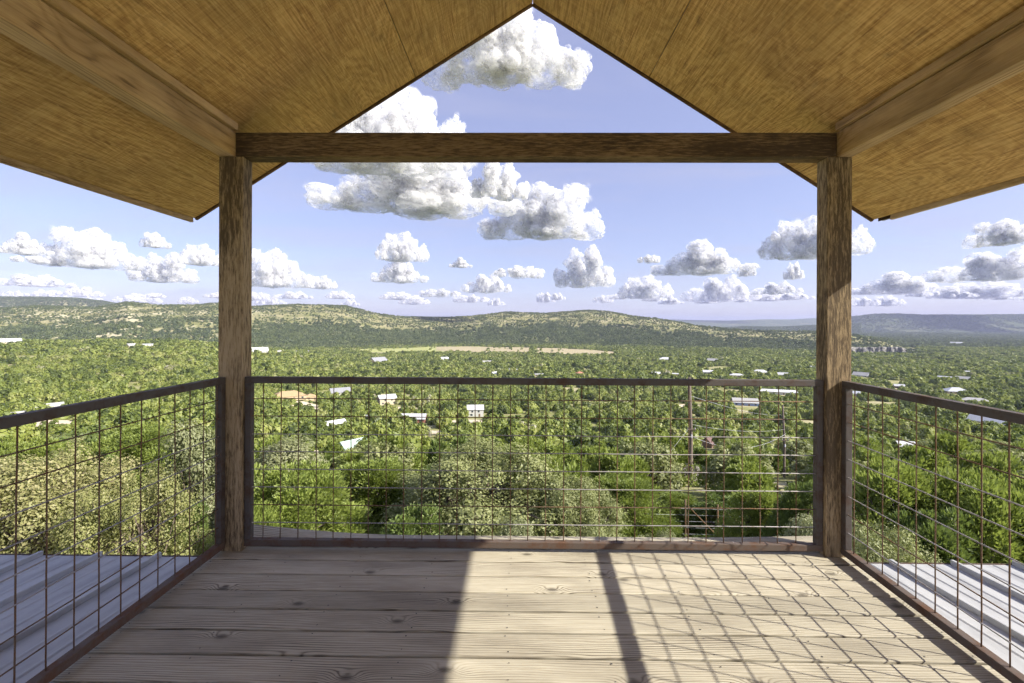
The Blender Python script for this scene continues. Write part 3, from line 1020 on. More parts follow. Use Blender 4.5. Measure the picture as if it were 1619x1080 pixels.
def trunk_mesh(name, L, R, H, seed, stems=1, r0=0.14):
    rng = random.Random(seed)
    V, Fc = [], []

    def add(pts, radii, n=6):
        v, f = tube_arrays(pts, radii, n)
        b = len(V)
        V.extend(v)
        Fc.extend([tuple(b + i for i in q) for q in f])
    tops = []
    for s in range(stems):
        a = rng.uniform(0, 6.28)
        lean = 0.15 * R * (s > 0) + 0.05 * R
        pts = [(0.1 * s * math.cos(a), 0.1 * s * math.sin(a), -0.5)]
        for i in range(1, 6):
            t = i / 5
            pts.append((lean * t * 2 * math.cos(a) + rng.uniform(-.05, .05) * R, lean * t * 2 * math.sin(a) + rng.uniform(-.05, .05) * R, H * 0.72 * t))
        add(pts, [r0 * (1.25 - 0.95 * i / 5) for i in range(6)], 7)
        tops.append(pts)
    for i, l in enumerate(L):
        pts = rng.choice(tops)
        st = Vector(pts[rng.choice((2, 3, 3, 4))])
        if st.z > l[2]:
            st = Vector(pts[1])
        en = Vector(l[:3])
        mid = (st + en) / 2 + Vector((rng.uniform(-.1, .1) * R, rng.uniform(-.1, .1) * R, -0.04 * H))
        add([st, mid, en], [r0 * 0.5, r0 * 0.3, r0 * 0.1], 5)
    return np_mesh(name, V, Fc, True)


TREE_LIB = {}


def tree_kind(key, name, kind, mat, R, H, n, size, k, seeds, stems=1, r0=0.14, twig=False):
    out = []
    for s in seeds:
        cm, L = crown_mesh('crown_' + key, kind, s, R, H, n, size, MAT[mat], k, twig)
        tm = trunk_mesh('trunk_' + key, L, R, H, s, stems, r0)
        tm.materials.append(MAT['bark'])
        out.append((cm, tm))
    TREE_LIB[key] = (name, out, R, H)


# near kinds: small leaves; mid kinds: coarser
tree_kind('oak_near', 'live_oak', 'oak', 'oak_leaf', 3.0, 5.2, 66000, 0.042, 110, (1, 2), 2, 0.17)
tree_kind('juniper_near', 'juniper_tree', 'juniper', 'juniper_leaf', 2.2, 5.0, 52000, 0.046, 70, (3, 4), 2, 0.13)
tree_kind('juniper_dark_near', 'juniper_tree', 'juniper', 'juniper_dark_leaf', 1.8, 4.8, 30000, 0.05, 50, (5,), 1, 0.13)
tree_kind('elm_near', 'cedar_elm', 'oak', 'elm_leaf', 3.0, 5.4, 42000, 0.045, 70, (6,), 2, 0.14)
tree_kind('pale_near', 'mountain_laurel', 'oak', 'pale_leaf', 1.6, 3.6, 26000, 0.040, 44, (7,), 3, 0.07)
tree_kind('oak_mid', 'live_oak', 'oak', 'oak_leaf', 2.8, 4.4, 6500, 0.13, 40, (11, 12), 1, 0.15)
tree_kind('juniper_mid', 'juniper_tree', 'juniper', 'juniper_leaf', 2.1, 4.2, 6500, 0.11, 40, (13, 14), 1, 0.12)
tree_kind('juniper_dark_mid', 'juniper_tree', 'juniper', 'juniper_dark_leaf', 2.0, 4.0, 4200, 0.14, 24, (15,), 1, 0.12)
tree_kind('bare_mid', 'bare_shrub', 'oak', 'bare_twig', 1.7, 2.4, 2600, 0.20, 18, (16,), 3, 0.05, True)


def plant_tree(key, loc, scale, rz, label, group, variant=None, cat='tree', sz=1.0):
    name, lib, R, H = TREE_LIB[key]
    cm, tm = lib[(variant if variant is not None else random.randrange(99)) % len(lib)]
    e = empty(name, loc, rz)
    e.scale = (scale, scale, scale * sz)
    tag(e, label, cat, group)
    mesh_obj('trunk', tm, None, e)
    mesh_obj('crown', cm, None, e)
    return e


OCC = []      # (x, y, r) of what already stands on the slope


def near_tree(key, px, py_top, d, wpx, label, group=None, variant=0, rz=None):
    name, lib, R, H = TREE_LIB[key]
    g = on_ground(px, d)
    top = at(px, py_top, d).z
    rr = wpx / 2 / F_PX * d
    s = rr / R
    szv = max(0.5, (top - g.z) / (H * s)) / 1.0
    if szv > 1.5:      # keep a natural shape: stand it higher on a longer stem by scaling
        s *= szv / 1.5
        szv = 1.5
    OCC.append((g.x, g.y, rr))
    return plant_tree(key, g, s, random.uniform(0, 6.28) if rz is None else rz, label, group, variant, sz=szv)


near_tree('elm_near', 60, 700, 13.5, 330, 'yellowing elm with tan leaves beyond the shaded railing, nearest the photo edge', 'yellowing elms', 0, 0.4)
near_tree('elm_near', 215, 738, 12.0, 240, 'smaller yellowing elm beside the shaded end of the deck', 'yellowing elms', 0, 2.9)
near_tree('pale_near', 312, 668, 17.0, 140, 'pale grey-green laurel just outside the left post', None, 0)
near_tree('juniper_near', 225, 676, 30.0, 150, 'bright green juniper peeping over the yellowing elms', None, 0)
near_tree('juniper_near', 470, 742, 15.5, 250, 'bright feathery juniper beside the left post behind the front railing', None, 1, 1.0)
near_tree('juniper_near', 590, 728, 20.0, 190, 'light green juniper half in the shade of the large oak', None, 0, 2.2)
near_tree('pale_near', 440, 690, 24.0, 150, 'pale grey-green laurel above the feathery juniper', None, 0)
near_tree('oak_near', 765, 690, 17.0, 330, 'large olive-grey live oak filling the middle of the front railing', None, 0, 0.8)
near_tree('oak_near', 905, 745, 16.0, 190, 'low live oak just sunward of the large olive-grey oak', None, 1, 2.0)
near_tree('juniper_near', 985, 752, 21.0, 160, 'juniper between the low oak and the utility pole', None, 1, 4.0)
near_tree('juniper_near', 1075, 800, 24.0, 100, 'small juniper at the foot of the near utility pole', None, 0, 5.0)
near_tree('juniper_near', 1200, 775, 17.5, 130, 'fresh green juniper beside the wire fence brace', None, 0, 1.7)
near_tree('juniper_dark_near', 1272, 752, 15.5, 110, 'dark shaded juniper against the right post', None, 0, 0.3)
near_tree('pale_near', 1285, 812, 12.5, 60, 'small pale bush at the foot of the right post', None, 0, 0.3)
near_tree('pale_near', 1040, 838, 16.0, 80, 'low pale flowering bush by the fence', None, 0, 2.3)
near_tree('juniper_near', 1405, 735, 13.5, 210, 'tall bright juniper just outside the right post', None, 0, 2.6)
near_tree('juniper_near', 1545, 752, 12.5, 240, 'broad bright juniper behind the sunny railing', None, 1, 0.1)
near_tree('juniper_near', 1690, 760, 12.0, 260, 'bright juniper at the photo edge beyond the sunny railing', None, 0, 3.3)
near_tree('juniper_dark_near', 1480, 800, 11.5, 200, 'dark low juniper under the bright junipers by the sunlit metal roof', None, 0, 1.1)
near_tree('oak_near', 1395, 815, 10.5, 170, 'olive bush just above the sunlit metal roof, nearest the right post', None, 1, 1.5)
near_tree('juniper_dark_near', 300, 790, 14.0, 120, 'dark green juniper under the elms by the left post', None, 0, 1.1)
near_tree('juniper_dark_near', 660, 795, 14.0, 170, 'dark shaded juniper under the large olive-grey oak', None, 0, 1.1)
near_tree('juniper_near', 400, 800, 12.5, 130, 'light juniper low beside the left post', None, 0, 0.2)
near_tree('elm_near', -110, 720, 12.5, 240, 'yellowing elm cut by the photo edge', 'yellowing elms', 0, 1.4)
near_tree('pale_near', 820, 828, 13.0, 130, 'low olive shrub under the large oak at the deck edge', None, 0, 4.4)
near_tree('juniper_dark_near', 1140, 815, 22.0, 110, 'dark juniper behind the fence brace', None, 0, 3.4)

# ---- the houses of the valley: their places are needed before the woods are planted
HOUSES = [
    # px, py(base), width px, depth ratio, style, roof, wall, turn, label
    (12, 543, 30, 0.5, 'gable', 'white_roof', 'cream_wall', 0.2, 'white-roofed house on the ridge line at the far left of the photo'),
    (208, 549, 12, 0.8, 'gable', 'pale_roof', 'cream_wall', 0.5, 'tiny pale barn on the ridge line left of the white shed'),
    (236, 547, 17, 0.5, 'flat', 'white_roof', 'white_wall', 0.1, 'small white shed on the ridge line'),
    (409, 557, 26, 0.6, 'gable', 'white_roof', 'white_wall', 0.15, 'white house with a chimney just right of the left post'),
    (441, 559, 10, 0.8, 'gable', 'pale_roof', 'tan_wall', 0.9, 'small hut between the white chimney house and the long shed'),
    (479, 557, 29, 0.4, 'flat', 'pale_roof', 'cream_wall', -0.1, 'long low pale shed on the ridge'),
    (598, 574, 26, 0.8, 'gable', 'grey_roof', 'cream_wall', 0.7, 'cream gabled house standing alone above the front railing'),
    (28, 664, 24, 0.6, 'gable', 'pale_roof', 'tan_wall', 0.25, 'pale roofed shed seen over the shaded railing'),
    (74, 653, 38, 0.45, 'gable', 'pale_roof', 'cream_wall', 0.25, 'long pale roofed house seen over the shaded railing'),
    (456, 631, 48, 0.6, 'hip', 'tan_roof', 'tan_wall', 0.2, 'tan-roofed ranch house in a bare clearing'),
    (491, 632, 18, 0.9, 'hip', 'tan_roof', 'tan_wall', 0.3, 'tan-roofed garage beside the ranch house'),
    (538, 624, 30, 0.6, 'gable', 'grey_roof', 'white_wall', 0.25, 'grey-roofed white house uphill of the tan ranch house'),
    (612, 639, 27, 0.6, 'gable', 'white_roof', 'cream_wall', 0.35, 'white-roofed house between the grey-roofed house and the tall cabin'),
    (583, 664, 12, 0.8, 'flat', 'white_roof', 'cream_wall', 0.0, 'tiny white shed below the grey-roofed house'),
    (655, 668, 38, 0.5, 'gable', 'white_roof', 'brick_wall', -0.2, 'white-roofed house with red brick end'),
    (752, 658, 25, 0.7, 'gable', 'white_roof', 'white_wall', 0.05, 'tall white cabin behind the large oak'),
    (529, 679, 33, 0.5, 'gable', 'white_roof', 'white_wall', 0.45, 'white-roofed house uphill of the mint-roofed house'),
    (559, 718, 40, 0.6, 'gable', 'mint_roof', 'blue_wall', 0.55, 'mint-roofed house with a blue end wall'),
    (1230, 623, 52, 0.45, 'flat', 'white_roof', 'white_wall', 0.15, 'large white flat-roofed building just below the front rail near the right post'),
    (1178, 641, 36, 0.5, 'gable', 'pale_roof', 'blue_wall', 0.2, 'pale-roofed house with blue wall between the utility poles'),
    (1127, 708, 22, 0.9, 'gable', 'brown_roof', 'brown_wall', 0.8, 'dark red-brown roofed cabin beside the near utility pole'),
    (703, 569, 12, 0.6, 'gable', 'white_roof', 'white_wall', 0.3, 'tiny white house below the end of the yellow field'),
    (770, 575, 14, 0.5, 'gable', 'pale_roof', 'white_wall', 0.1, 'tiny pale-roofed house below the mown field'),
    (782, 594, 11, 0.9, 'gable', 'white_roof', 'white_wall', 0.8, 'small white gable just over the front rail, middle of photo'),
    (812, 587, 13, 0.6, 'flat', 'white_roof', 'cream_wall', 0.0, 'tiny white trailer over the front rail, left of the cream one'),
    (853, 595, 14, 0.6, 'flat', 'pale_roof', 'cream_wall', 0.1, 'tiny cream house over the front rail, right of the white trailer'),
    (917, 593, 12, 0.8, 'hip', 'red_roof', 'cream_wall', 0.4, 'only red-roofed house below the mown field'),
    (1052, 570, 20, 0.6, 'hip', 'white_roof', 'white_wall', 0.1, 'white-roofed house in the trees below the dark wooded slope'),
    (1127, 572, 15, 0.6, 'gable', 'pale_roof', 'white_wall', -0.2, 'pale-roofed house right of the hip-roofed one below the wooded slope'),
    (1037, 594, 14, 0.6, 'gable', 'white_roof', 'white_wall', 0.5, 'tiny white house left of the pole top over the rail'),
    (1066, 594, 13, 0.6, 'flat', 'white_roof', 'cream_wall', 0.0, 'tiny white house nearest left of the pole top'),
    (1120, 591, 16, 0.5, 'gable', 'white_roof', 'white_wall', 0.2, 'small white house right of the pole top'),
    (1165, 596, 20, 0.5, 'hip', 'white_roof', 'cream_wall', 0.1, 'white-roofed house left of the broad hip-roofed house'),
    (1202, 591, 24, 0.6, 'hip', 'white_roof', 'cream_wall', 0.3, 'broad hip-roofed white house over the rail near the right post'),
    (1236, 595, 18, 0.5, 'gable', 'white_roof', 'white_wall', 0.1, 'long white house left of the right post over the rail'),
    (1283, 582, 8, 0.8, 'flat', 'white_roof', 'white_wall', 0.1, 'tiny white roof touching the right post'),
    (1362, 596, 20, 0.7, 'gable', 'pale_roof', 'white_wall', -0.3, 'white house just right of the right post'),
    (1512, 544, 14, 0.5, 'gable', 'white_roof', 'white_wall', 0.0, 'far white barn below the blue plateau'),
    (1528, 590, 16, 0.5, 'flat', 'white_roof', 'cream_wall', 0.2, 'white-roofed house in the trees right of the river bar'),
    (1494, 601, 16, 0.6, 'gable', 'white_roof', 'white_wall', -0.1, 'cream house second below the river bar'),
    (1523, 602, 17, 0.6, 'gable', 'pale_roof', 'cream_wall', -0.1, 'pale house right of the cream house below the river bar'),
    (1422, 614, 13, 0.6, 'gable', 'white_roof', 'brown_wall', 0.2, 'small white-roofed house just above the sunny rail'),
    (1511, 622, 30, 0.7, 'hip', 'bluewhite_roof', 'cream_wall', 0.5, 'blue-white hip-roofed house above the sunny rail'),
    (1542, 638, 32, 0.5, 'hip', 'pale_roof', 'cream_wall', 0.1, 'pale hip-roofed house touching the sunny rail'),
    (1350, 626, 16, 0.6, 'gable', 'bluewhite_roof', 'white_wall', 0.1, 'blue-white roof behind the right post under the sunny rail'),
    (1572, 675, 54, 0.5, 'gable', 'bluewhite_roof', 'cream_wall', -0.35, 'large white-roofed house seen through the sunny railing'),
    (1432, 714, 22, 0.7, 'gable', 'white_roof', 'cream_wall', 0.5, 'white-gabled shed by the pale road beyond the sunny railing'),
]
HPOS = []
for h in HOUSES:
    d = hit(h[0], h[1])
    HPOS.append((h, d, on_ground(h[0], d)))
BARE = [(75, 672, 130), (470, 640, 90), (600, 625, 60), (690, 680, 40), (740, 666, 60), (1180, 650, 30), (640, 645, 40), (500, 715, 50), (1090, 642, 40), (870, 660, 30)]
BARE = [(px, hit(px, py), w) for px, py, w in BARE]


def planted_ok(px, d):
    ok = np.ones(len(px), bool)
    for h, dh, _ in HPOS:
        depr = max(0.03, (h[1] - HY) / F_PX)
        Lf = min(60.0, 3.0 / depr)
        hw = h[2] / 2
        ok &= ~((np.abs(px - h[0]) < hw * 0.95 + 2.0 / dh * F_PX) & (d > dh - Lf) & (d < dh + 0.6 * hw / F_PX * dh * 2 + 2))
    for (bx, bd, w) in BARE:
        ok &= ~((np.abs(px - bx) < w / 2) & (np.abs(d - bd) < bd * 0.035 + 2) & (RNG.uniform(size=len(px)) < 0.85))
    for q in FIELDS:
        q = np.array(q, float)
        ok &= ~((px > q[0, 0]) & (px < q[-1, 0]) & (d > np.interp(px, q[:, 0], q[:, 1])) & (d < np.interp(px, q[:, 0], q[:, 2])) & (RNG.uniform(size=len(px)) < 0.985))
    # sight lines to the houses stay mostly open
    zt = terrain_z(px, d) + np.where(d < 125, 5.6, 3.6)
    for (bx, bd, w) in BARE:
        gz = float(terrain_z(np.array([bx]), np.array([bd]))[0])
        ok &= ~((np.abs(px - bx) < w * 0.42) & (d < bd) & (zt > EYE_Z + (gz + 0.3 - EYE_Z) * d / bd) & (RNG.uniform(size=len(px)) < 0.8))
    for h, dh, g in HPOS:
        hw = h[2] / 2 * 0.8
        zray = EYE_Z + (g.z + 1.6 - EYE_Z) * d / dh
        ok &= ~((np.abs(px - h[0]) < hw + 700.0 / d * 1.2) & (d < dh) & (zt > zray) & (RNG.uniform(size=len(px)) < 0.9))
    # pale road through the trees and gravel bar
    ok &= ~((np.abs(px - 1500) < 70) & (np.abs(d - hit(1500, 726)) < 2.5))
    ok &= ~((px > 1440) & (px < 1508) & (np.abs(d - 900 - (px - 1475) * -1.2) < 32))
    return ok


def scatter(n, d0, d1, px0, px1, rng):
    """Points spread evenly over the ground of the wedge between two depths and two picture columns."""
    d = np.sqrt(rng.uniform(size=n) * (d1 ** 2 - d0 ** 2) + d0 ** 2)
    px = rng.uniform(px0, px1, n)
    return px, d


def area(d0, d1, px0, px1):
    return 0.5 * (px1 - px0) / F_PX * (d1 ** 2 - d0 ** 2)


def to_xyz(px, d):
    rx = (px - CX) / F_PX * d
    x = CAM_R.x * rx + CAM_F.x * d
    y = CAM_R.y * rx + CAM_F.y * d
    return np.stack([x, y, terrain_z(px, d)], -1)


# ---- individual trees of the near slope
SLOPE_GROUP = 'trees on the slope below the balcony'
mid_px, mid_d, n_try = [], [], 0
cand_px, cand_d = scatter(9000, 17, 118, -190, 1810, RNG)
okc = planted_ok(cand_px, cand_d)
order = np.argsort(cand_d)
cand_px, cand_d = cand_px[okc], cand_d[okc]
pts = []
PTS_D = []
cell = {}
for px_, d_ in zip(cand_px, cand_d):
    x_, y_ = (px_ - CX) / F_PX * d_, d_
    rmin = 3.0 + 0.022 * d_
    if any((x_ - a) ** 2 + (y_ - b) ** 2 < (rmin * 0.98) ** 2 for a, b in pts):
        continue
    w_ = at(px_, HY, d_)
    if any((w_.x - a) ** 2 + (w_.y - b) ** 2 < (r * 0.75) ** 2 for a, b, r in OCC):
        continue
    # sight line to the poles and the fence stays open
    if (abs(px_ - 1090) < 8 + 1400 / d_ and d_ < 50) or (abs(px_ - 1240) < 6 + 1200 / d_ and d_ < 64) or (1080 < px_ < 1185 and d_ < 26):
        continue
    pts.append((x_, y_))
    PTS_D.append((px_, d_))
PTS_D.sort(key=lambda q: q[1])
LAST_D = PTS_D[min(len(PTS_D), 285) - 1][1]
def zone_name(p, d):
    for lim, nm in ((60, 'beyond the largest yellowing elm'), (200, 'under the long pale roofed house'), (345, 'left of the left post'), (470, 'in line with the tan ranch house'),
                    (570, 'in line with the mint-roofed house'), (690, 'in line with the brick-ended house'), (810, 'in line with the tall cabin'), (950, 'beyond the low live oak'),
                    (1060, 'left of the thick pole'), (1150, 'beside the thick pole'), (1300, 'beside the thinner pole'), (1420, 'right of the right post'),
                    (1530, 'in line with the white-gabled shed'), (9999, 'in line with the large white-roofed house')):
        if p < lim:
            return nm + (', nearer rows' if d < 55 else (', middle rows' if d < 80 else ', farther rows'))
for (px_, d_) in PTS_D[:285]:
    u = random.random()
    if u < 0.56:
        key, what = 'juniper_mid', 'yellow-green juniper'
    elif u < 0.70:
        key, what = 'juniper_dark_mid', 'dark green juniper'
    elif u < 0.90:
        key, what = 'oak_mid', 'grey-olive live oak'
    else:
        key, what = 'bare_mid', 'bare grey shrub'
    g = on_ground(px_, d_)
    sc_ = random.uniform(0.75, 1.25) * (1.0 if d_ > 30 else 0.85)
    plant_tree(key, g, sc_, random.uniform(0, 6.28), '%s on the slope %s' % (what, zone_name(px_, d_)), SLOPE_GROUP,
               cat='shrub' if key == 'bare_mid' else 'tree', sz=random.uniform(0.8, 1.1))
FROM_D = LAST_D
print('individual slope trees', min(len(PTS_D), 285), 'to depth', LAST_D)


# ---- the woods beyond: instanced crowns, one object per wood
def lumpy(seed, n, size, mat, flat=0.8, nlobe=9):
    """Compact crown of unit radius: leaf clumps on lobes round a dark heart."""
    rng = np.random.default_rng(seed)
    L = []
    for i in range(nlobe):
        a = rng.uniform(0, 6.28)
        rr = 0.62 * math.sqrt(rng.uniform())
        L.append((rr * math.cos(a), rr * math.sin(a), flat * rng.uniform(0.25, 1.0) * (1 - 0.4 * rr), rng.uniform(0.30, 0.48)))
    L = np.array(L)
    idx = rng.integers(0, nlobe, n)
    d = rand_dirs(n, rng, 0.5)
    c = L[idx, :3] + d * (L[idx, 3] * rng.uniform(0.75, 1.1, n))[:, None]
    c[:, 2] = np.maximum(c[:, 2], 0.02)
    nrm = d + rand_dirs(n, rng) * 0.55
    nrm /= np.linalg.norm(nrm, axis=1)[:, None]
    v, f = leaf_quads(c, nrm, size * rng.uniform(0.6, 1.4, n), 1.25, rng)
    # heart: a lumpy low sphere below the leaves
    bm = bmesh.new()
    bmesh.ops.create_icosphere(bm, subdivisions=2, radius=1.0)
    hv = np.array([tuple(q.co) for q in bm.verts])
    hf = np.array([[q.index for q in fc.verts] for fc in bm.faces])
    bm.free()
    hv = hv * np.array([0.70, 0.70, 0.42 * flat / 0.8]) * rng.uniform(0.8, 1.1, len(hv))[:, None] + np.array([0, 0, 0.36 * flat])
    hf4 = np.concatenate([hf, hf[:, 2:3]], 1)
    verts = np.concatenate([v, hv])
    me = bpy.data.meshes.new('crown_clump')
    me.from_pydata(verts.tolist(), [], f.tolist() + (hf + len(v)).tolist())
    me.update()
    me.materials.append(mat)
    return me


def wood_nodes(objs):
    ng = bpy.data.node_groups.new('wood', 'GeometryNodeTree')
    ng.interface.new_socket('Geometry', in_out='INPUT', socket_type='NodeSocketGeometry')
    ng.interface.new_socket('Geometry', in_out='OUTPUT', socket_type='NodeSocketGeometry')
    N = ng.nodes.new
    gi, go = N('NodeGroupInput'), N('NodeGroupOutput')
    mp = N('GeometryNodeMeshToPoints')
    join = N('GeometryNodeJoinGeometry')
    for ob in reversed(objs):
        oi = N('GeometryNodeObjectInfo')
        oi.inputs['Object'].default_value = ob
        oi.inputs['As Instance'].default_value = True
        ng.links.new(oi.outputs['Geometry'], join.inputs[0])
    ip = N('GeometryNodeInstanceOnPoints')
    ip.inputs['Pick Instance'].default_value = True

    def attr(nm, ty):
        a = N('GeometryNodeInputNamedAttribute')
        a.data_type = ty
        a.inputs['Name'].default_value = nm
        return a.outputs['Attribute']
    ng.links.new(gi.outputs[0], mp.inputs[0])
    ng.links.new(mp.outputs[0], ip.inputs['Points'])
    ng.links.new(join.outputs[0], ip.inputs['Instance'])
    ng.links.new(attr('pick', 'INT'), ip.inputs['Instance Index'])
    ng.links.new(attr('rot', 'FLOAT_VECTOR'), ip.inputs['Rotation'])
    ng.links.new(attr('scl', 'FLOAT_VECTOR'), ip.inputs['Scale'])
    ng.links.new(ip.outputs[0], go.inputs[0])
    return ng


def clump_objs(mat, n, size, seeds, flat=0.8):
    out = []
    for s in seeds:
        me = lumpy(s, n, size, mat, flat)
        out.append(bpy.data.objects.new('crown_clump', me))
    return out


def wood(name, label, xyz, radius, height, objs, rng):
    n = len(xyz)
    me = bpy.data.meshes.new(name)
    me.vertices.add(n)
    me.vertices.foreach_set('co', xyz.astype(np.float32).ravel())
    a = me.attributes.new('pick', 'INT', 'POINT')
    a.data.foreach_set('value', rng.integers(0, len(objs), n).astype(np.int32))
    a = me.attributes.new('rot', 'FLOAT_VECTOR', 'POINT')
    r = np.zeros((n, 3), np.float32)
    r[:, 2] = rng.uniform(0, 6.28, n)
    r[:, 0] = rng.normal(0, 0.08, n)
    a.data.foreach_set('vector', r.ravel())
    a = me.attributes.new('scl', 'FLOAT_VECTOR', 'POINT')
    s = np.stack([radius * rng.uniform(0.85, 1.2, n), radius * rng.uniform(0.85, 1.2, n), height], -1).astype(np.float32)
    a.data.foreach_set('vector', s.ravel())
    o = mesh_obj(name, me)
    md = o.modifiers.new('wood', 'NODES')
    md.node_group = wood_nodes(objs)
    tag(o, label, 'woodland', kind='stuff')
    print(name, n)
    return o


mid_clumps = clump_objs(MAT['far_leaf'], 620, 0.115, (41, 42, 43, 44), 0.85)
far_clumps = clump_objs(MAT['far_leaf'], 170, 0.22, (51, 52, 53), 0.8)
hill_clumps = clump_objs(MAT['hill_leaf'], 110, 0.26, (61, 62, 63), 0.8)


def open_mask(x, y, thr, seed, sc):
    return fbm(x / sc + 31, y / sc + 77, seed, 4) < thr


# slope and valley out to 450 m
rng = np.random.default_rng(5)
px, d = scatter(int(area(FROM_D, 460, -230, 1850) / 17), FROM_D, 460, -230, 1850, rng)
ok = planted_ok(px, d) & open_mask((px - CX) / F_PX * d, d, 0.64, 9, 28)
px, d = px[ok], d[ok]
r = (1.1 + 3.1 * rng.uniform(size=len(px)) ** 1.7) * rng.uniform(0.85, 1.2, len(px))
wood('juniper_woodland', 'green juniper and oak scrub covering the near valley side', to_xyz(px, d) - np.array([0, 0, 0.3]), r, r * rng.uniform(0.9, 1.5, len(px)), mid_clumps, rng)
# valley floor out to the foot of the hill
px, d = scatter(int(area(460, 1420, -230, 1850) / 30), 460, 1420, -230, 1850, rng)
X = (px - CX) / F_PX * d
ok = planted_ok(px, d) & ((hill_s(px, d) < 0.05) | (px > 1450)) & open_mask(X, d, 0.68, 12, 60)
px, d = px[ok], d[ok]
r = 2.0 + 3.6 * rng.uniform(size=len(px)) ** 1.6
wood('valley_woodland', 'mixed green trees of the valley floor', to_xyz(px, d) - np.array([0, 0, 0.4]), r, r * rng.uniform(0.9, 1.5, len(px)), far_clumps, rng)
# hill: dense belt, then open scrub
px, d = scatter(int(area(880, 2150, -230, 1480) / 17), 880, 2150, -230, 1480, rng)
s = hill_s(px, d)
X = (px - CX) / F_PX * d
nz = fbm(X / 120, d / 120, 77, 4)
leftw = 1 - sstep(300, 480, px)
dens = np.where(s < 0.5 + (nz - 0.5) * 0.35, 0.78 - 0.4 * leftw, 0.26) * (s > 0.0) * (s < 1.12)
dens = dens * (0.4 + 1.2 * sstep(0.36, 0.62, fbm(X / 45, d / 45, 78, 3)))
ok = (rng.uniform(size=len(px)) < dens) & planted_ok(px, d)
px, d, s = px[ok], d[ok], s[ok]
r = np.where(s < 0.5, rng.uniform(2.4, 5.4, len(px)), rng.uniform(1.4, 3.2, len(px)))
wood('hillside_woodland', 'dark woods and scattered scrub on the long hill', to_xyz(px, d) - np.array([0, 0, 0.3]), r, r * rng.uniform(0.8, 1.4, len(px)), hill_clumps, rng)
# wide plain to the right, and the far ridges
px, d = scatter(int(area(1420, 5300, 1020, 1900) / 150), 1420, 5300, 1020, 1900, rng)
X = (px - CX) / F_PX * d
ok = (hill_s(px, d) > 1.0) | (px > 1440)
ok &= (d < 3400) | (rng.uniform(size=len(px)) < 0.55)
px, d = px[ok], d[ok]
r = rng.uniform(4.0, 8.5, len(px)) * (1 + (d > 3000) * 0.4)
wood('plain_woodland', 'hazy woods of the far plain on the right', to_xyz(px, d) - np.array([0, 0, 0.8]), r, r * rng.uniform(0.6, 1.0, len(px)), hill_clumps, rng)
px, d = scatter(int(area(2100, 3400, -230, 420) / 150), 2100, 3400, -230, 420, rng)
r = rng.uniform(4.0, 7.5, len(px))
wood('ridge_woodland', 'dark woods on the far left ridge', to_xyz(px, d) - np.array([0, 0, 0.8]), r, r * rng.uniform(0.6, 1.0, len(px)), hill_clumps, rng)

# ------------------------------------------------------------------ houses
for nm, c in (('white_roof', (0.50, 0.50, 0.50)), ('pale_roof', (0.38, 0.37, 0.35)), ('grey_roof', (0.26, 0.26, 0.27)), ('tan_roof', (0.38, 0.27, 0.14)),
              ('mint_roof', (0.36, 0.46, 0.39)), ('brown_roof', (0.15, 0.085, 0.075)), ('red_roof', (0.42, 0.17, 0.11)), ('bluewhite_roof', (0.44, 0.455, 0.49)),
              ('cream_wall', (0.48, 0.41, 0.29)), ('white_wall', (0.55, 0.54, 0.51)), ('tan_wall', (0.46, 0.36, 0.23)), ('brick_wall', (0.32, 0.14, 0.10)),
              ('blue_wall', (0.24, 0.30, 0.52)), ('brown_wall', (0.20, 0.13, 0.10)), ('window_glass', (0.05, 0.06, 0.07)), ('door_wood', (0.18, 0.12, 0.08))):
    MAT[nm] = plain(nm, c, 0.35 if nm == 'window_glass' else 0.7, 0.8, 0.1)


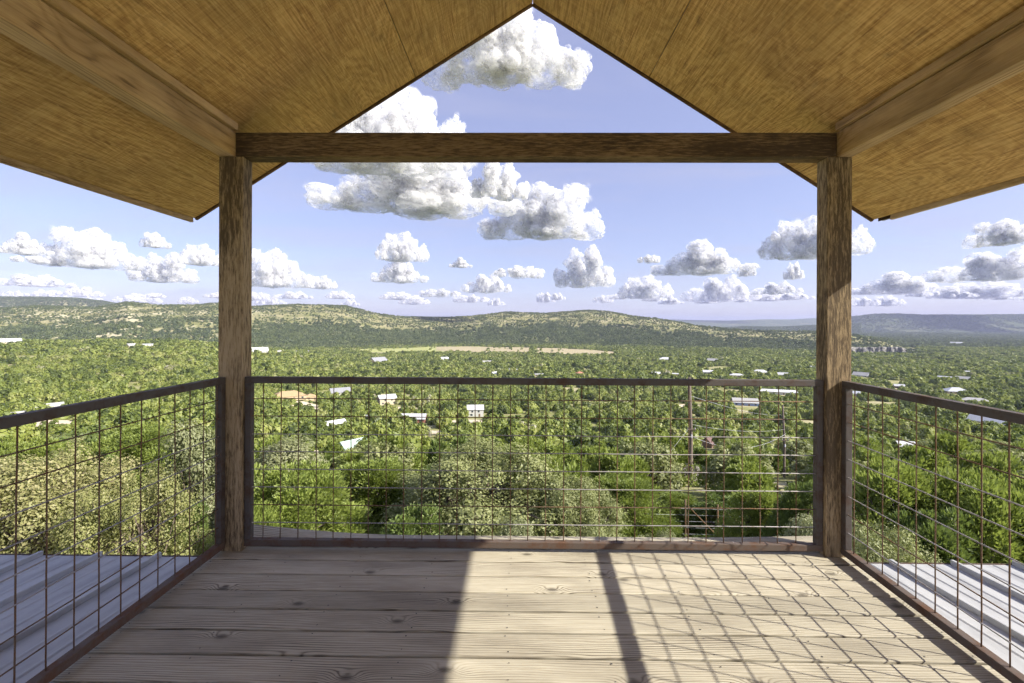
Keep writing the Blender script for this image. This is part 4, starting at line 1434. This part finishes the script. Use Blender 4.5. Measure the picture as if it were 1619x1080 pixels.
def house(h, d, g):
    px, py, wpx, ratio, style, roofm, wallm, turn, label = h
    w = wpx / F_PX * d
    l = max(w * ratio, 2.5)
    hh = 2.6 if w > 6 else 2.1
    if 'tall' in label:
        hh = 4.4
    az = math.atan2((px - CX) / F_PX, 1.0)
    e = empty('shed' if ('shed' in label or 'barn' in label or 'garage' in label or 'hut' in label) else 'house', g - Vector((0, 0, 0.3)), YAW - az + turn)
    tag(e, label, 'shed' if e.name.startswith('shed') else 'house', 'houses in the valley')
    bm = bmesh.new()
    rise = min(w, l) * (0.33 if style == 'gable' else 0.26)
    if style == 'gable':
        pts = [(-w / 2, -l / 2, 0), (w / 2, -l / 2, 0), (w / 2, l / 2, 0), (-w / 2, l / 2, 0), (-w / 2, -l / 2, hh), (w / 2, -l / 2, hh), (w / 2, l / 2, hh), (-w / 2, l / 2, hh), (-w / 2, 0, hh + rise), (w / 2, 0, hh + rise)]
        vs = [bm.verts.new(p) for p in pts]
        for q in ((0, 1, 5, 4), (2, 3, 7, 6), (1, 2, 6, 9, 5), (3, 0, 4, 8, 7)):
            bm.faces.new([vs[i] for i in q])
    else:
        bm_box(bm, -w / 2, w / 2, -l / 2, l / 2, 0, hh)
    mesh_obj('wall', bm_mesh('wall', bm), MAT[wallm], e)
    bm = bmesh.new()
    o_ = 0.35
    t = 0.14
    if style == 'gable':
        k = rise / (l / 2)
        for sgn in (-1, 1):
            y1, z1 = sgn * (l / 2 + o_), hh - o_ * k
            p = [(-w / 2 - o_, 0, hh + rise + 0.03), (w / 2 + o_, 0, hh + rise + 0.03), (w / 2 + o_, y1, z1 + 0.03), (-w / 2 - o_, y1, z1 + 0.03)]
            a = [bm.verts.new(q) for q in p]
            b = [bm.verts.new((q[0], q[1], q[2] + t)) for q in p]
            bm.faces.new(a)
            bm.faces.new(b[::-1])
            for i in range(4):
                bm.faces.new((a[i], a[(i + 1) % 4], b[(i + 1) % 4], b[i]))
    elif style == 'hip':
        a = [bm.verts.new(q) for q in ((-w / 2 - o_, -l / 2 - o_, hh + 0.02), (w / 2 + o_, -l / 2 - o_, hh + 0.02), (w / 2 + o_, l / 2 + o_, hh + 0.02), (-w / 2 - o_, l / 2 + o_, hh + 0.02))]
        r0, r1 = bm.verts.new((-w / 2 + l / 2, 0, hh + rise)), bm.verts.new((max(w / 2 - l / 2, -w / 2 + l / 2 + 0.2), 0, hh + rise))
        bm.faces.new(a[::-1])
        for q in ((a[0], a[1], r1, r0), (a[1], a[2], r1), (a[2], a[3], r0, r1), (a[3], a[0], r0)):
            bm.faces.new(q)
    else:
        vs = [bm.verts.new(q) for q in ((-w / 2 - o_, -l / 2 - o_, hh + 0.02), (w / 2 + o_, -l / 2 - o_, hh + 0.02), (w / 2 + o_, l / 2 + o_, hh + 0.55), (-w / 2 - o_, l / 2 + o_, hh + 0.55),
                                        (-w / 2 - o_, -l / 2 - o_, hh + 0.2), (w / 2 + o_, -l / 2 - o_, hh + 0.2), (w / 2 + o_, l / 2 + o_, hh + 0.73), (-w / 2 - o_, l / 2 + o_, hh + 0.73))]
        for q in ((0, 3, 2, 1), (4, 5, 6, 7), (0, 1, 5, 4), (1, 2, 6, 5), (2, 3, 7, 6), (3, 0, 4, 7)):
            bm.faces.new([vs[i] for i in q])
    rf = mesh_obj('roof', bm_mesh('roof', bm), MAT[roofm], e)
    if 'chimney' in label:
        bm = bmesh.new()
        bm_box(bm, w * 0.2, w * 0.2 + 0.8, -0.4, 0.4, hh + rise * 0.5, hh + rise + 1.2)
        mesh_obj('chimney', bm_mesh('chimney', bm), MAT['white_wall'], rf)
    nwin = max(1, min(4, int(w / 3.5)))
    for i in range(nwin):
        x = -w / 2 + w * (i + 0.5) / nwin
        if nwin > 1 and i == nwin // 2:
            bm = bmesh.new()
            bm_box(bm, x - 0.5, x + 0.5, -l / 2 - 0.06, -l / 2 + 0.02, 0.3, 2.05)
            mesh_obj('door', bm_mesh('door', bm), MAT['door_wood'], e)
            continue
        bm = bmesh.new()
        bm_box(bm, x - 0.6, x + 0.6, -l / 2 - 0.05, -l / 2 + 0.02, 1.05, min(2.1, hh - 0.2))
        mesh_obj('window', bm_mesh('window', bm), MAT['window_glass'], e)
    if 'tall' in label:
        for x in (-w * 0.2, w * 0.2):
            bm = bmesh.new()
            bm_box(bm, x - 0.5, x + 0.5, -l / 2 - 0.05, -l / 2 + 0.02, 2.9, 4.0)
            mesh_obj('window', bm_mesh('window', bm), MAT['window_glass'], e)


for h, d, g in HPOS:
    house(h, d, g)


def patch(name, px, py, wpx, hpx, mat):
    d = hit(px, py)
    d0, d1 = hit(px, py + hpx / 2), hit(px, py - hpx / 2)
    n, m_ = 17, 7
    v = []
    for i in range(n):
        u = i / (n - 1) * 2 - 1
        x = px + u * wpx / 2
        sp = math.sqrt(max(0.02, 1 - u * u)) * (0.75 + 0.5 * float(vnoise(np.array([i * 0.6 + px]), np.array([3.3]), 8)[0]))
        c = (d0 + d1) / 2
        for k in range(m_):
            dd = c + (d1 - d0) / 2 * sp * (k / (m_ - 1) * 2 - 1)
            q = on_ground(x, dd, 0.15)
            v.append(tuple(q))
    f = [(i * m_ + k, (i + 1) * m_ + k, (i + 1) * m_ + k + 1, i * m_ + k + 1) for i in range(n - 1) for k in range(m_ - 1)]
    return tag(mesh_obj(name, np_mesh(name, v, f, True), mat), kind='structure')


for (px, py, w_, h_) in ((75, 672, 125, 14), (470, 640, 85, 12), (600, 627, 60, 6), (740, 667, 60, 5), (690, 684, 40, 5), (500, 716, 45, 6), (640, 646, 40, 4), (1090, 642, 40, 5)):
    patch('dirt_yard', px, py, w_, h_, MAT['dirt'])
patch('gravel_road', 1505, 727, 150, 14, MAT['gravel'])
patch('gravel_bar', 1475, 563, 60, 9, MAT['gravel'])
patch('gravel_bar', 1452, 556, 28, 6, MAT['gravel'])

# limestone cliff at the hill's end
m, nt = new_mat('cliff_limestone')
pos = nd(nt, 'TexCoord').outputs['Object']
st = noise(nt, vmul(nt, pos, (0.12, 0.12, 0.10)), 1.0, 6, 0.7)
c = ramp(nt, st, [(0.38, (0.07, 0.068, 0.062)), (0.5, (0.17, 0.16, 0.14)), (0.64, (0.28, 0.26, 0.22))])
finish(nt, c, 0.95, st, 0.8, 1.0)
v = []
nx, nz_ = 90, 12
for i in range(nx):
    x = 1342 + 92 * i / (nx - 1)
    dd = 1085 + 18 * (float(vnoise(np.array([i * 0.17]), np.array([0.5]), 3)[0]) - 0.5) - 25 * (i / nx - 0.6) ** 2
    topz = at(x, 548 + 2.5 * float(vnoise(np.array([i * 0.3]), np.array([9.5]), 3)[0]) + 7 * max(0, (i / nx - 0.86) / 0.14) ** 2, dd).z
    for k in range(nz_):
        off = 7 * (float(vnoise(np.array([i * 0.45]), np.array([k * 0.35]), 4)[0]) - 0.5) + k * 0.5
        p = at(x, HY, dd + off)
        botz = at(x, 559, dd).z - 4
        v.append((p.x, p.y, botz + (topz - botz) * k / (nz_ - 1)))
    p = at(x, HY, dd + 60)
    v.append((p.x, p.y, topz - 2))
w1 = nz_ + 1
f = [(i * w1 + k, (i + 1) * w1 + k, (i + 1) * w1 + k + 1, i * w1 + k + 1) for i in range(nx - 1) for k in range(w1 - 1)]
tag(mesh_obj('cliff', np_mesh('cliff', v, f), m), 'grey limestone cliff at the end of the long hill', None, kind='structure')

# ------------------------------------------------------------------ utility poles, lines, fence
MAT['pole'] = plain('weathered_pole', (0.13, 0.10, 0.075), 0.9, 4, 0.3)
MAT['insulator'] = plain('grey_insulator', (0.35, 0.35, 0.36), 0.5, 4, 0.1)
MAT['cable'] = plain('aluminium_cable', (0.42, 0.42, 0.43), 0.5, 4, 0.1)


def utility_pole(px, py0, py1, d, label, r):
    b, t = at(px, py1, d), at(px + (-3 if r > 0.15 else 0), py0, d)
    g = on_ground(px, d)
    e = empty('utility_pole', (b.x, b.y, min(g.z, b.z)))
    tag(e, label, 'utility pole', 'utility poles')
    H = t.z - e.location.z
    mesh_obj('shaft', tube_mesh('shaft', [(0, 0, -0.5), (0, 0, H * 0.5), (t.x - b.x, t.y - b.y, H)], [r, r * 0.88, r * 0.72], 10), MAT['pole'], e)
    arm = mesh_obj('bracket', box_mesh('bracket', 0.9, 0.09, 0.11, 0.005), MAT['pole'], e, (0, -r, H * 0.55))
    for x in (-0.38, 0.38):
        mesh_obj('insulator', tube_mesh('insulator', [(x, 0, 0.05), (x, 0, 0.12), (x, 0, 0.2)], [0.05, 0.07, 0.03], 8), MAT['insulator'], arm)
    mesh_obj('transformer_clamp', tube_mesh('transformer_clamp', [(0, -r, H * 0.55 - 0.9), (0, -r, H * 0.55 - 0.55)], 0.09, 8), MAT['insulator'], e)
    return e


utility_pole(1093, 597, 778, 50, 'thick brown utility pole standing behind the front railing', 0.24)
utility_pole(1241, 640, 764, 64, 'thinner utility pole near the right post behind the railing', 0.17)


def cable(label, a, b, sag, r=0.014):
    a, b = Vector(a), Vector(b)
    pts = []
    for i in range(25):
        t = i / 24
        p = a.lerp(b, t)
        pts.append((p.x, p.y, p.z - 4 * sag * t * (1 - t)))
    tag(mesh_obj('overhead_cable', tube_mesh('overhead_cable', pts, r, 5), MAT['cable']), label, 'cable', 'overhead cables')


cable('upper cable strung between the two utility poles', at(1094, 671, 50), at(1241, 679, 64), 0.5)
cable('lower drooping cable between the two utility poles', at(1095, 690, 50), at(1243, 686, 64), 1.6, 0.02)
cable('cable from the thick pole top down toward the valley', at(1092, 626, 50), at(1240, 655, 160), 1.0, 0.02)
cable('guy cable slanting left from the thick pole', at(1091, 676, 50), at(1060, 715, 46), 0.0, 0.012)
cable('upper cable crossing behind the sunny railing', at(1243, 690, 64), at(1760, 775, 26), 1.0, 0.011)
cable('lower cable crossing behind the sunny railing', at(1243, 708, 64), at(1760, 845, 22), 0.9, 0.011)
cable('third thin cable low behind the sunny railing', at(1243, 722, 64), at(1760, 868, 20), 0.8, 0.009)

fe = empty('wire_fence', on_ground(1130, 20.5))
tag(fe, 'rusty ranch fence with diagonal pipe braces below the front railing', 'fence')
inv = fe.location
fence_top = []
for (px, p0, p1) in ((1085, 790, 868), (1136, 798, 876), (1205, 806, 880), (1022, 800, 872)):
    a, b = at(px, p1, 20.5) - inv, at(px, p0, 20.5) - inv
    mesh_obj('fence_post', tube_mesh('fence_post', [a, (a + b) / 2, b], 0.04, 8), MAT['wire'], fe)
    fence_top.append((a, b))
for (xa, ya, xb, yb) in ((1088, 799, 1130, 842), (1140, 801, 1176, 832)):
    a, b = at(xa, ya, 20.45) - inv, at(xb, yb, 20.45) - inv
    mesh_obj('brace', tube_mesh('brace', [a, (a + b) / 2, b], 0.028, 6), MAT['wire'], fe)
for k in range(6):
    y = 802 + k * 10
    a, b = at(1000, y, 20.6) - inv, at(1225, y + 6, 20.6) - inv
    mesh_obj('strand', tube_mesh('strand', [a, (a + b) / 2, b], 0.005, 4), MAT['cable'], fe)

# ------------------------------------------------------------------ clouds
def cloud_mat(name, alpha, holes):
    m, nt = new_mat(name)
    pos = nd(nt, 'TexCoord').outputs['Object']
    n = noise(nt, pos, 15.0, 4, 0.75)
    al = mth(nt, 'MULTIPLY', ramp(nt, n, [(0.5 - holes, (0, 0, 0)), (0.5 + holes, (1, 1, 1))]), alpha)
    d = nd(nt, 'BsdfDiffuse', {'Color': (0.99, 0.99, 0.99, 1)})
    t = nd(nt, 'BsdfTranslucent', {'Color': (0.99, 0.99, 0.99, 1)})
    mx = nd(nt, 'MixShader', {0: 0.6, 1: d.outputs[0], 2: t.outputs[0]})
    tr = nd(nt, 'BsdfTransparent')
    m2 = nd(nt, 'MixShader', {0: al, 1: tr.outputs[0], 2: mx.outputs[0]})
    o = nd(nt, 'OutputMaterial')
    nt.links.new(m2.outputs[0], o.inputs[0])
    return m


MAT['cloud_core'] = cloud_mat('cloud_core', 0.55, 0.22)
MAT['cloud_edge'] = cloud_mat('cloud_edge', 0.30, 0.12)
MAT['cloud_wisp'] = cloud_mat('cloud_wisp', 0.22, 0.07)


def ico(sub):
    bm = bmesh.new()
    bmesh.ops.create_icosphere(bm, subdivisions=sub, radius=1.0)
    v = np.array([tuple(q.co) for q in bm.verts])
    f = np.array([[q.index for q in fc.verts] for fc in bm.faces])
    bm.free()
    return v, f


ICO = [ico(4), ico(3), ico(2), ico(1)]


def cloud_mesh(seed, hgt, towers, depth=0.55):
    """Cumulus one unit wide, standing on a flat base, made of ever smaller puffs."""
    rng = np.random.default_rng(seed)
    S0 = []
    for i in range(towers):
        t = (i + 0.5) / towers * 2 - 1 + rng.uniform(-0.1, 0.1)
        prof = max(0.12, (1 - min(1, abs(t))) ** 0.75) * rng.uniform(0.6, 1.1)
        r = min(0.5 / towers * 1.5, 0.16) * rng.uniform(0.75, 1.2) * (0.5 + 0.5 * (1 - abs(t)) ** 0.5)
        y = rng.uniform(-0.25, 0.25) * depth
        z = r * 0.45
        while z < hgt * prof:
            S0.append((t * 0.44 + rng.uniform(-.03, .03), y + rng.uniform(-.03, .03), z, r * (1 - 0.25 * z / hgt)))
            z += r * 0.8
    S0.append((0, 0, 0.03, 0.12))
    S = [np.array(S0)]
    for g, (kids, lo, hi) in enumerate(((7, 0.34, 0.55), (7, 0.30, 0.55), (3, 0.45, 0.95))):
        P = S[-1]
        out = []
        for p in P:
            for q in range(kids):
                d = rand_dirs(1, rng, 0.25)[0]
                out.append((*(p[:3] + d * p[3] * rng.uniform(0.75, 1.0)), p[3] * rng.uniform(lo, hi)))
        S.append(np.array(out))
    V, Fc, Mi, b = [], [], [], 0
    for g, P in enumerate(S):
        iv, fi = ICO[g]
        for p in P:
            if p[2] < -0.02:
                continue
            dd = rng.uniform(0.84, 1.14, len(iv))
            v = iv * dd[:, None] * p[3] + p[:3]
            z = v[:, 2]
            v[:, 2] = np.where(z < 0, z * 0.3, z)
            V.append(v)
            Fc.append(fi + b)
            Mi.append(np.full(len(fi), max(0, g - 1)))
            b += len(iv)
    VV = np.concatenate(V)
    lo, hi = np.percentile(VV, 0.3, axis=0), np.percentile(VV, 99.7, axis=0)
    VV[:, 0] = (VV[:, 0] - (lo[0] + hi[0]) / 2) / (hi[0] - lo[0])
    VV[:, 2] *= hgt / hi[2]
    me = np_mesh('cloud', VV, np.concatenate(Fc), True, np.concatenate(Mi))
    me.materials.append(MAT['cloud_core'])
    me.materials.append(MAT['cloud_edge'])
    me.materials.append(MAT['cloud_wisp'])
    return me


CL = [cloud_mesh(101, 0.42, 5), cloud_mesh(102, 0.30, 6), cloud_mesh(103, 0.55, 4), cloud_mesh(104, 0.22, 7), cloud_mesh(105, 0.36, 5), cloud_mesh(106, 0.16, 7)]
HG = [0.42, 0.30, 0.55, 0.22, 0.36, 0.16]
ALT = 1250.0


def cloud(px, py_base, wpx, hpx, v, label, group=None, flip=1):
    d = ALT * F_PX / (HY - level(px, py_base))
    p = at(px, py_base, d)
    w = wpx / F_PX * d
    o = mesh_obj('cloud', CL[v], None, None, p)
    o.scale = (w * flip, w, hpx / F_PX * d / HG[v])
    o.rotation_euler = (0, 0, YAW - math.atan2((px - CX) / F_PX, 1.0))
    tag(o, label, 'cloud', group)


cloud(800, 124, 250, 112, 0, 'bright cumulus cloud under the gable peak')
cloud(600, 262, 300, 150, 4, 'tall cumulus rising behind the cross beam at its left part')
cloud(660, 338, 310, 92, 1, 'large grey-based cumulus just below the cross beam')
cloud(790, 312, 90, 58, 2, 'rounded puff of cloud at the right end of the large grey-based cumulus', None, -1)
cloud(852, 374, 184, 74, 0, 'isolated cumulus with a knob on top, right of the photo middle', None, -1)
cloud(636, 411, 82, 44, 4, 'upper of two stacked small cumulus clouds')
cloud(632, 446, 86, 40, 1, 'lower of two stacked small cumulus clouds')
cloud(922, 452, 92, 60, 2, 'tall cumulus above the highest hill top')
cloud(1110, 433, 150, 48, 1, 'broad cumulus halfway between the tall cumulus and the right post')
cloud(1285, 404, 150, 64, 4, 'ragged cumulus partly hidden by the right post')
cloud(1590, 386, 90, 36, 0, 'small cumulus at the upper right photo edge')
cloud(1580, 440, 170, 44, 3, 'long grey-based cloud at the right photo edge')
cloud(150, 422, 122, 56, 0, 'largest cumulus on the left, beyond the shaded railing')
cloud(38, 402, 66, 32, 1, 'slanting small cumulus at the left photo edge')
cloud(258, 445, 88, 44, 2, 'cumulus left of the left post, low and tall')
cloud(318, 418, 62, 32, 4, 'cumulus touching the left post')
cloud(246, 391, 38, 22, 0, 'small lone puff above the clouds near the left post')
cloud(60, 416, 60, 12, 5, 'thin flat cloud under the slanting cumulus')
cloud(52, 452, 100, 18, 3, 'long flat cloud low at the left photo edge')
cloud(436, 452, 104, 54, 0, 'cumulus just right of the left post')
cloud(510, 456, 44, 20, 4, 'little puff right of the cumulus by the left post')
cloud(770, 461, 76, 28, 3, 'flat cloud left of the tall cumulus')
cloud(820, 438, 78, 17, 5, 'row of thin puffs left of the tall cumulus')
cloud(728, 423, 36, 15, 1, 'tiny puff left of the thin puffs')
cloud(1020, 470, 84, 34, 4, 'low cumulus right of the tall cumulus')
cloud(1140, 474, 110, 36, 3, 'low broad cloud under the broad cumulus')
cloud(1254, 441, 28, 26, 2, 'small upright puff left of the right post')
cloud(1228, 464, 70, 18, 3, 'low flat cloud left of the right post')
cloud(1420, 464, 130, 32, 1, 'wide low cloud just right of the right post')
cloud(1560, 470, 120, 26, 4, 'wide low cloud at the right photo edge near the horizon')
cloud(1180, 436, 26, 18, 0, 'tiny puff right of the broad cumulus')
cloud(1025, 415, 34, 12, 5, 'thin wisp left of the broad cumulus')
lowr = random.Random(5)


def low_name(p):
    for lim, nm in ((0, 'beyond the left photo edge'), (90, 'at the left photo edge'), (180, 'over the far dark ridge'), (260, 'over the left hill saddle'), (345, 'beside the left post'), (440, 'right of the left post'),
                    (540, 'over the left hill top'), (620, 'over the shoulder of the hill'), (700, 'over the gap in the hills'), (780, 'over the mown field'), (860, 'left of the highest hill top'),
                    (940, 'over the highest hill top'), (1010, 'right of the highest hill top'), (1090, 'over the falling ridge'), (1170, 'over the far blue ridge'), (1240, 'left of the right post'),
                    (1300, 'behind the right post'), (1390, 'over the blue plateau nose'), (1470, 'over the middle of the blue plateau'), (1560, 'over the blue plateau'), (1640, 'at the right photo edge'), (9999, 'beyond the right photo edge')):
        if p < lim:
            return 'small hazy cloud low on the horizon ' + nm

for i, px in enumerate(range(-120, 1780, 46)):
    cloud(px + lowr.uniform(-18, 18), lowr.uniform(468, 484), lowr.uniform(26, 64), lowr.uniform(7, 16), lowr.choice((1, 3, 4, 5, 3)),
          low_name(px), 'low clouds along the horizon', lowr.choice((-1, 1)))
for (px, py, w_, h_, v) in ((-300, 330, 240, 80, 1), (-520, 420, 200, 60, 0), (1900, 300, 260, 90, 4), (2100, 420, 200, 60, 1), (300, -80, 260, 100, 1), (1500, -120, 240, 90, 3)):
    cloud(px, py, w_, h_, v, 'cumulus cloud outside the view of the balcony', 'clouds outside the view')

# ------------------------------------------------------------------ haze
bm = bmesh.new()
bm_box(bm, -23500, 23500, -23500, 23500, -95, 330)
hz = mesh_obj('haze', bm_mesh('haze', bm))
m = bpy.data.materials.new('valley_haze')
m.use_nodes = True
m.node_tree.nodes.clear()
pv = m.node_tree.nodes.new('ShaderNodeVolumePrincipled')
pv.inputs['Color'].default_value = (0.57, 0.62, 0.88, 1)
pv.inputs['Density'].default_value = 7.5e-5
pv.inputs['Anisotropy'].default_value = 0.0
mo = m.node_tree.nodes.new('ShaderNodeOutputMaterial')
m.node_tree.links.new(pv.outputs[0], mo.inputs['Volume'])
hz.data.materials.append(m)
tag(hz, 'thin bluish haze over the valley', None, kind='stuff')
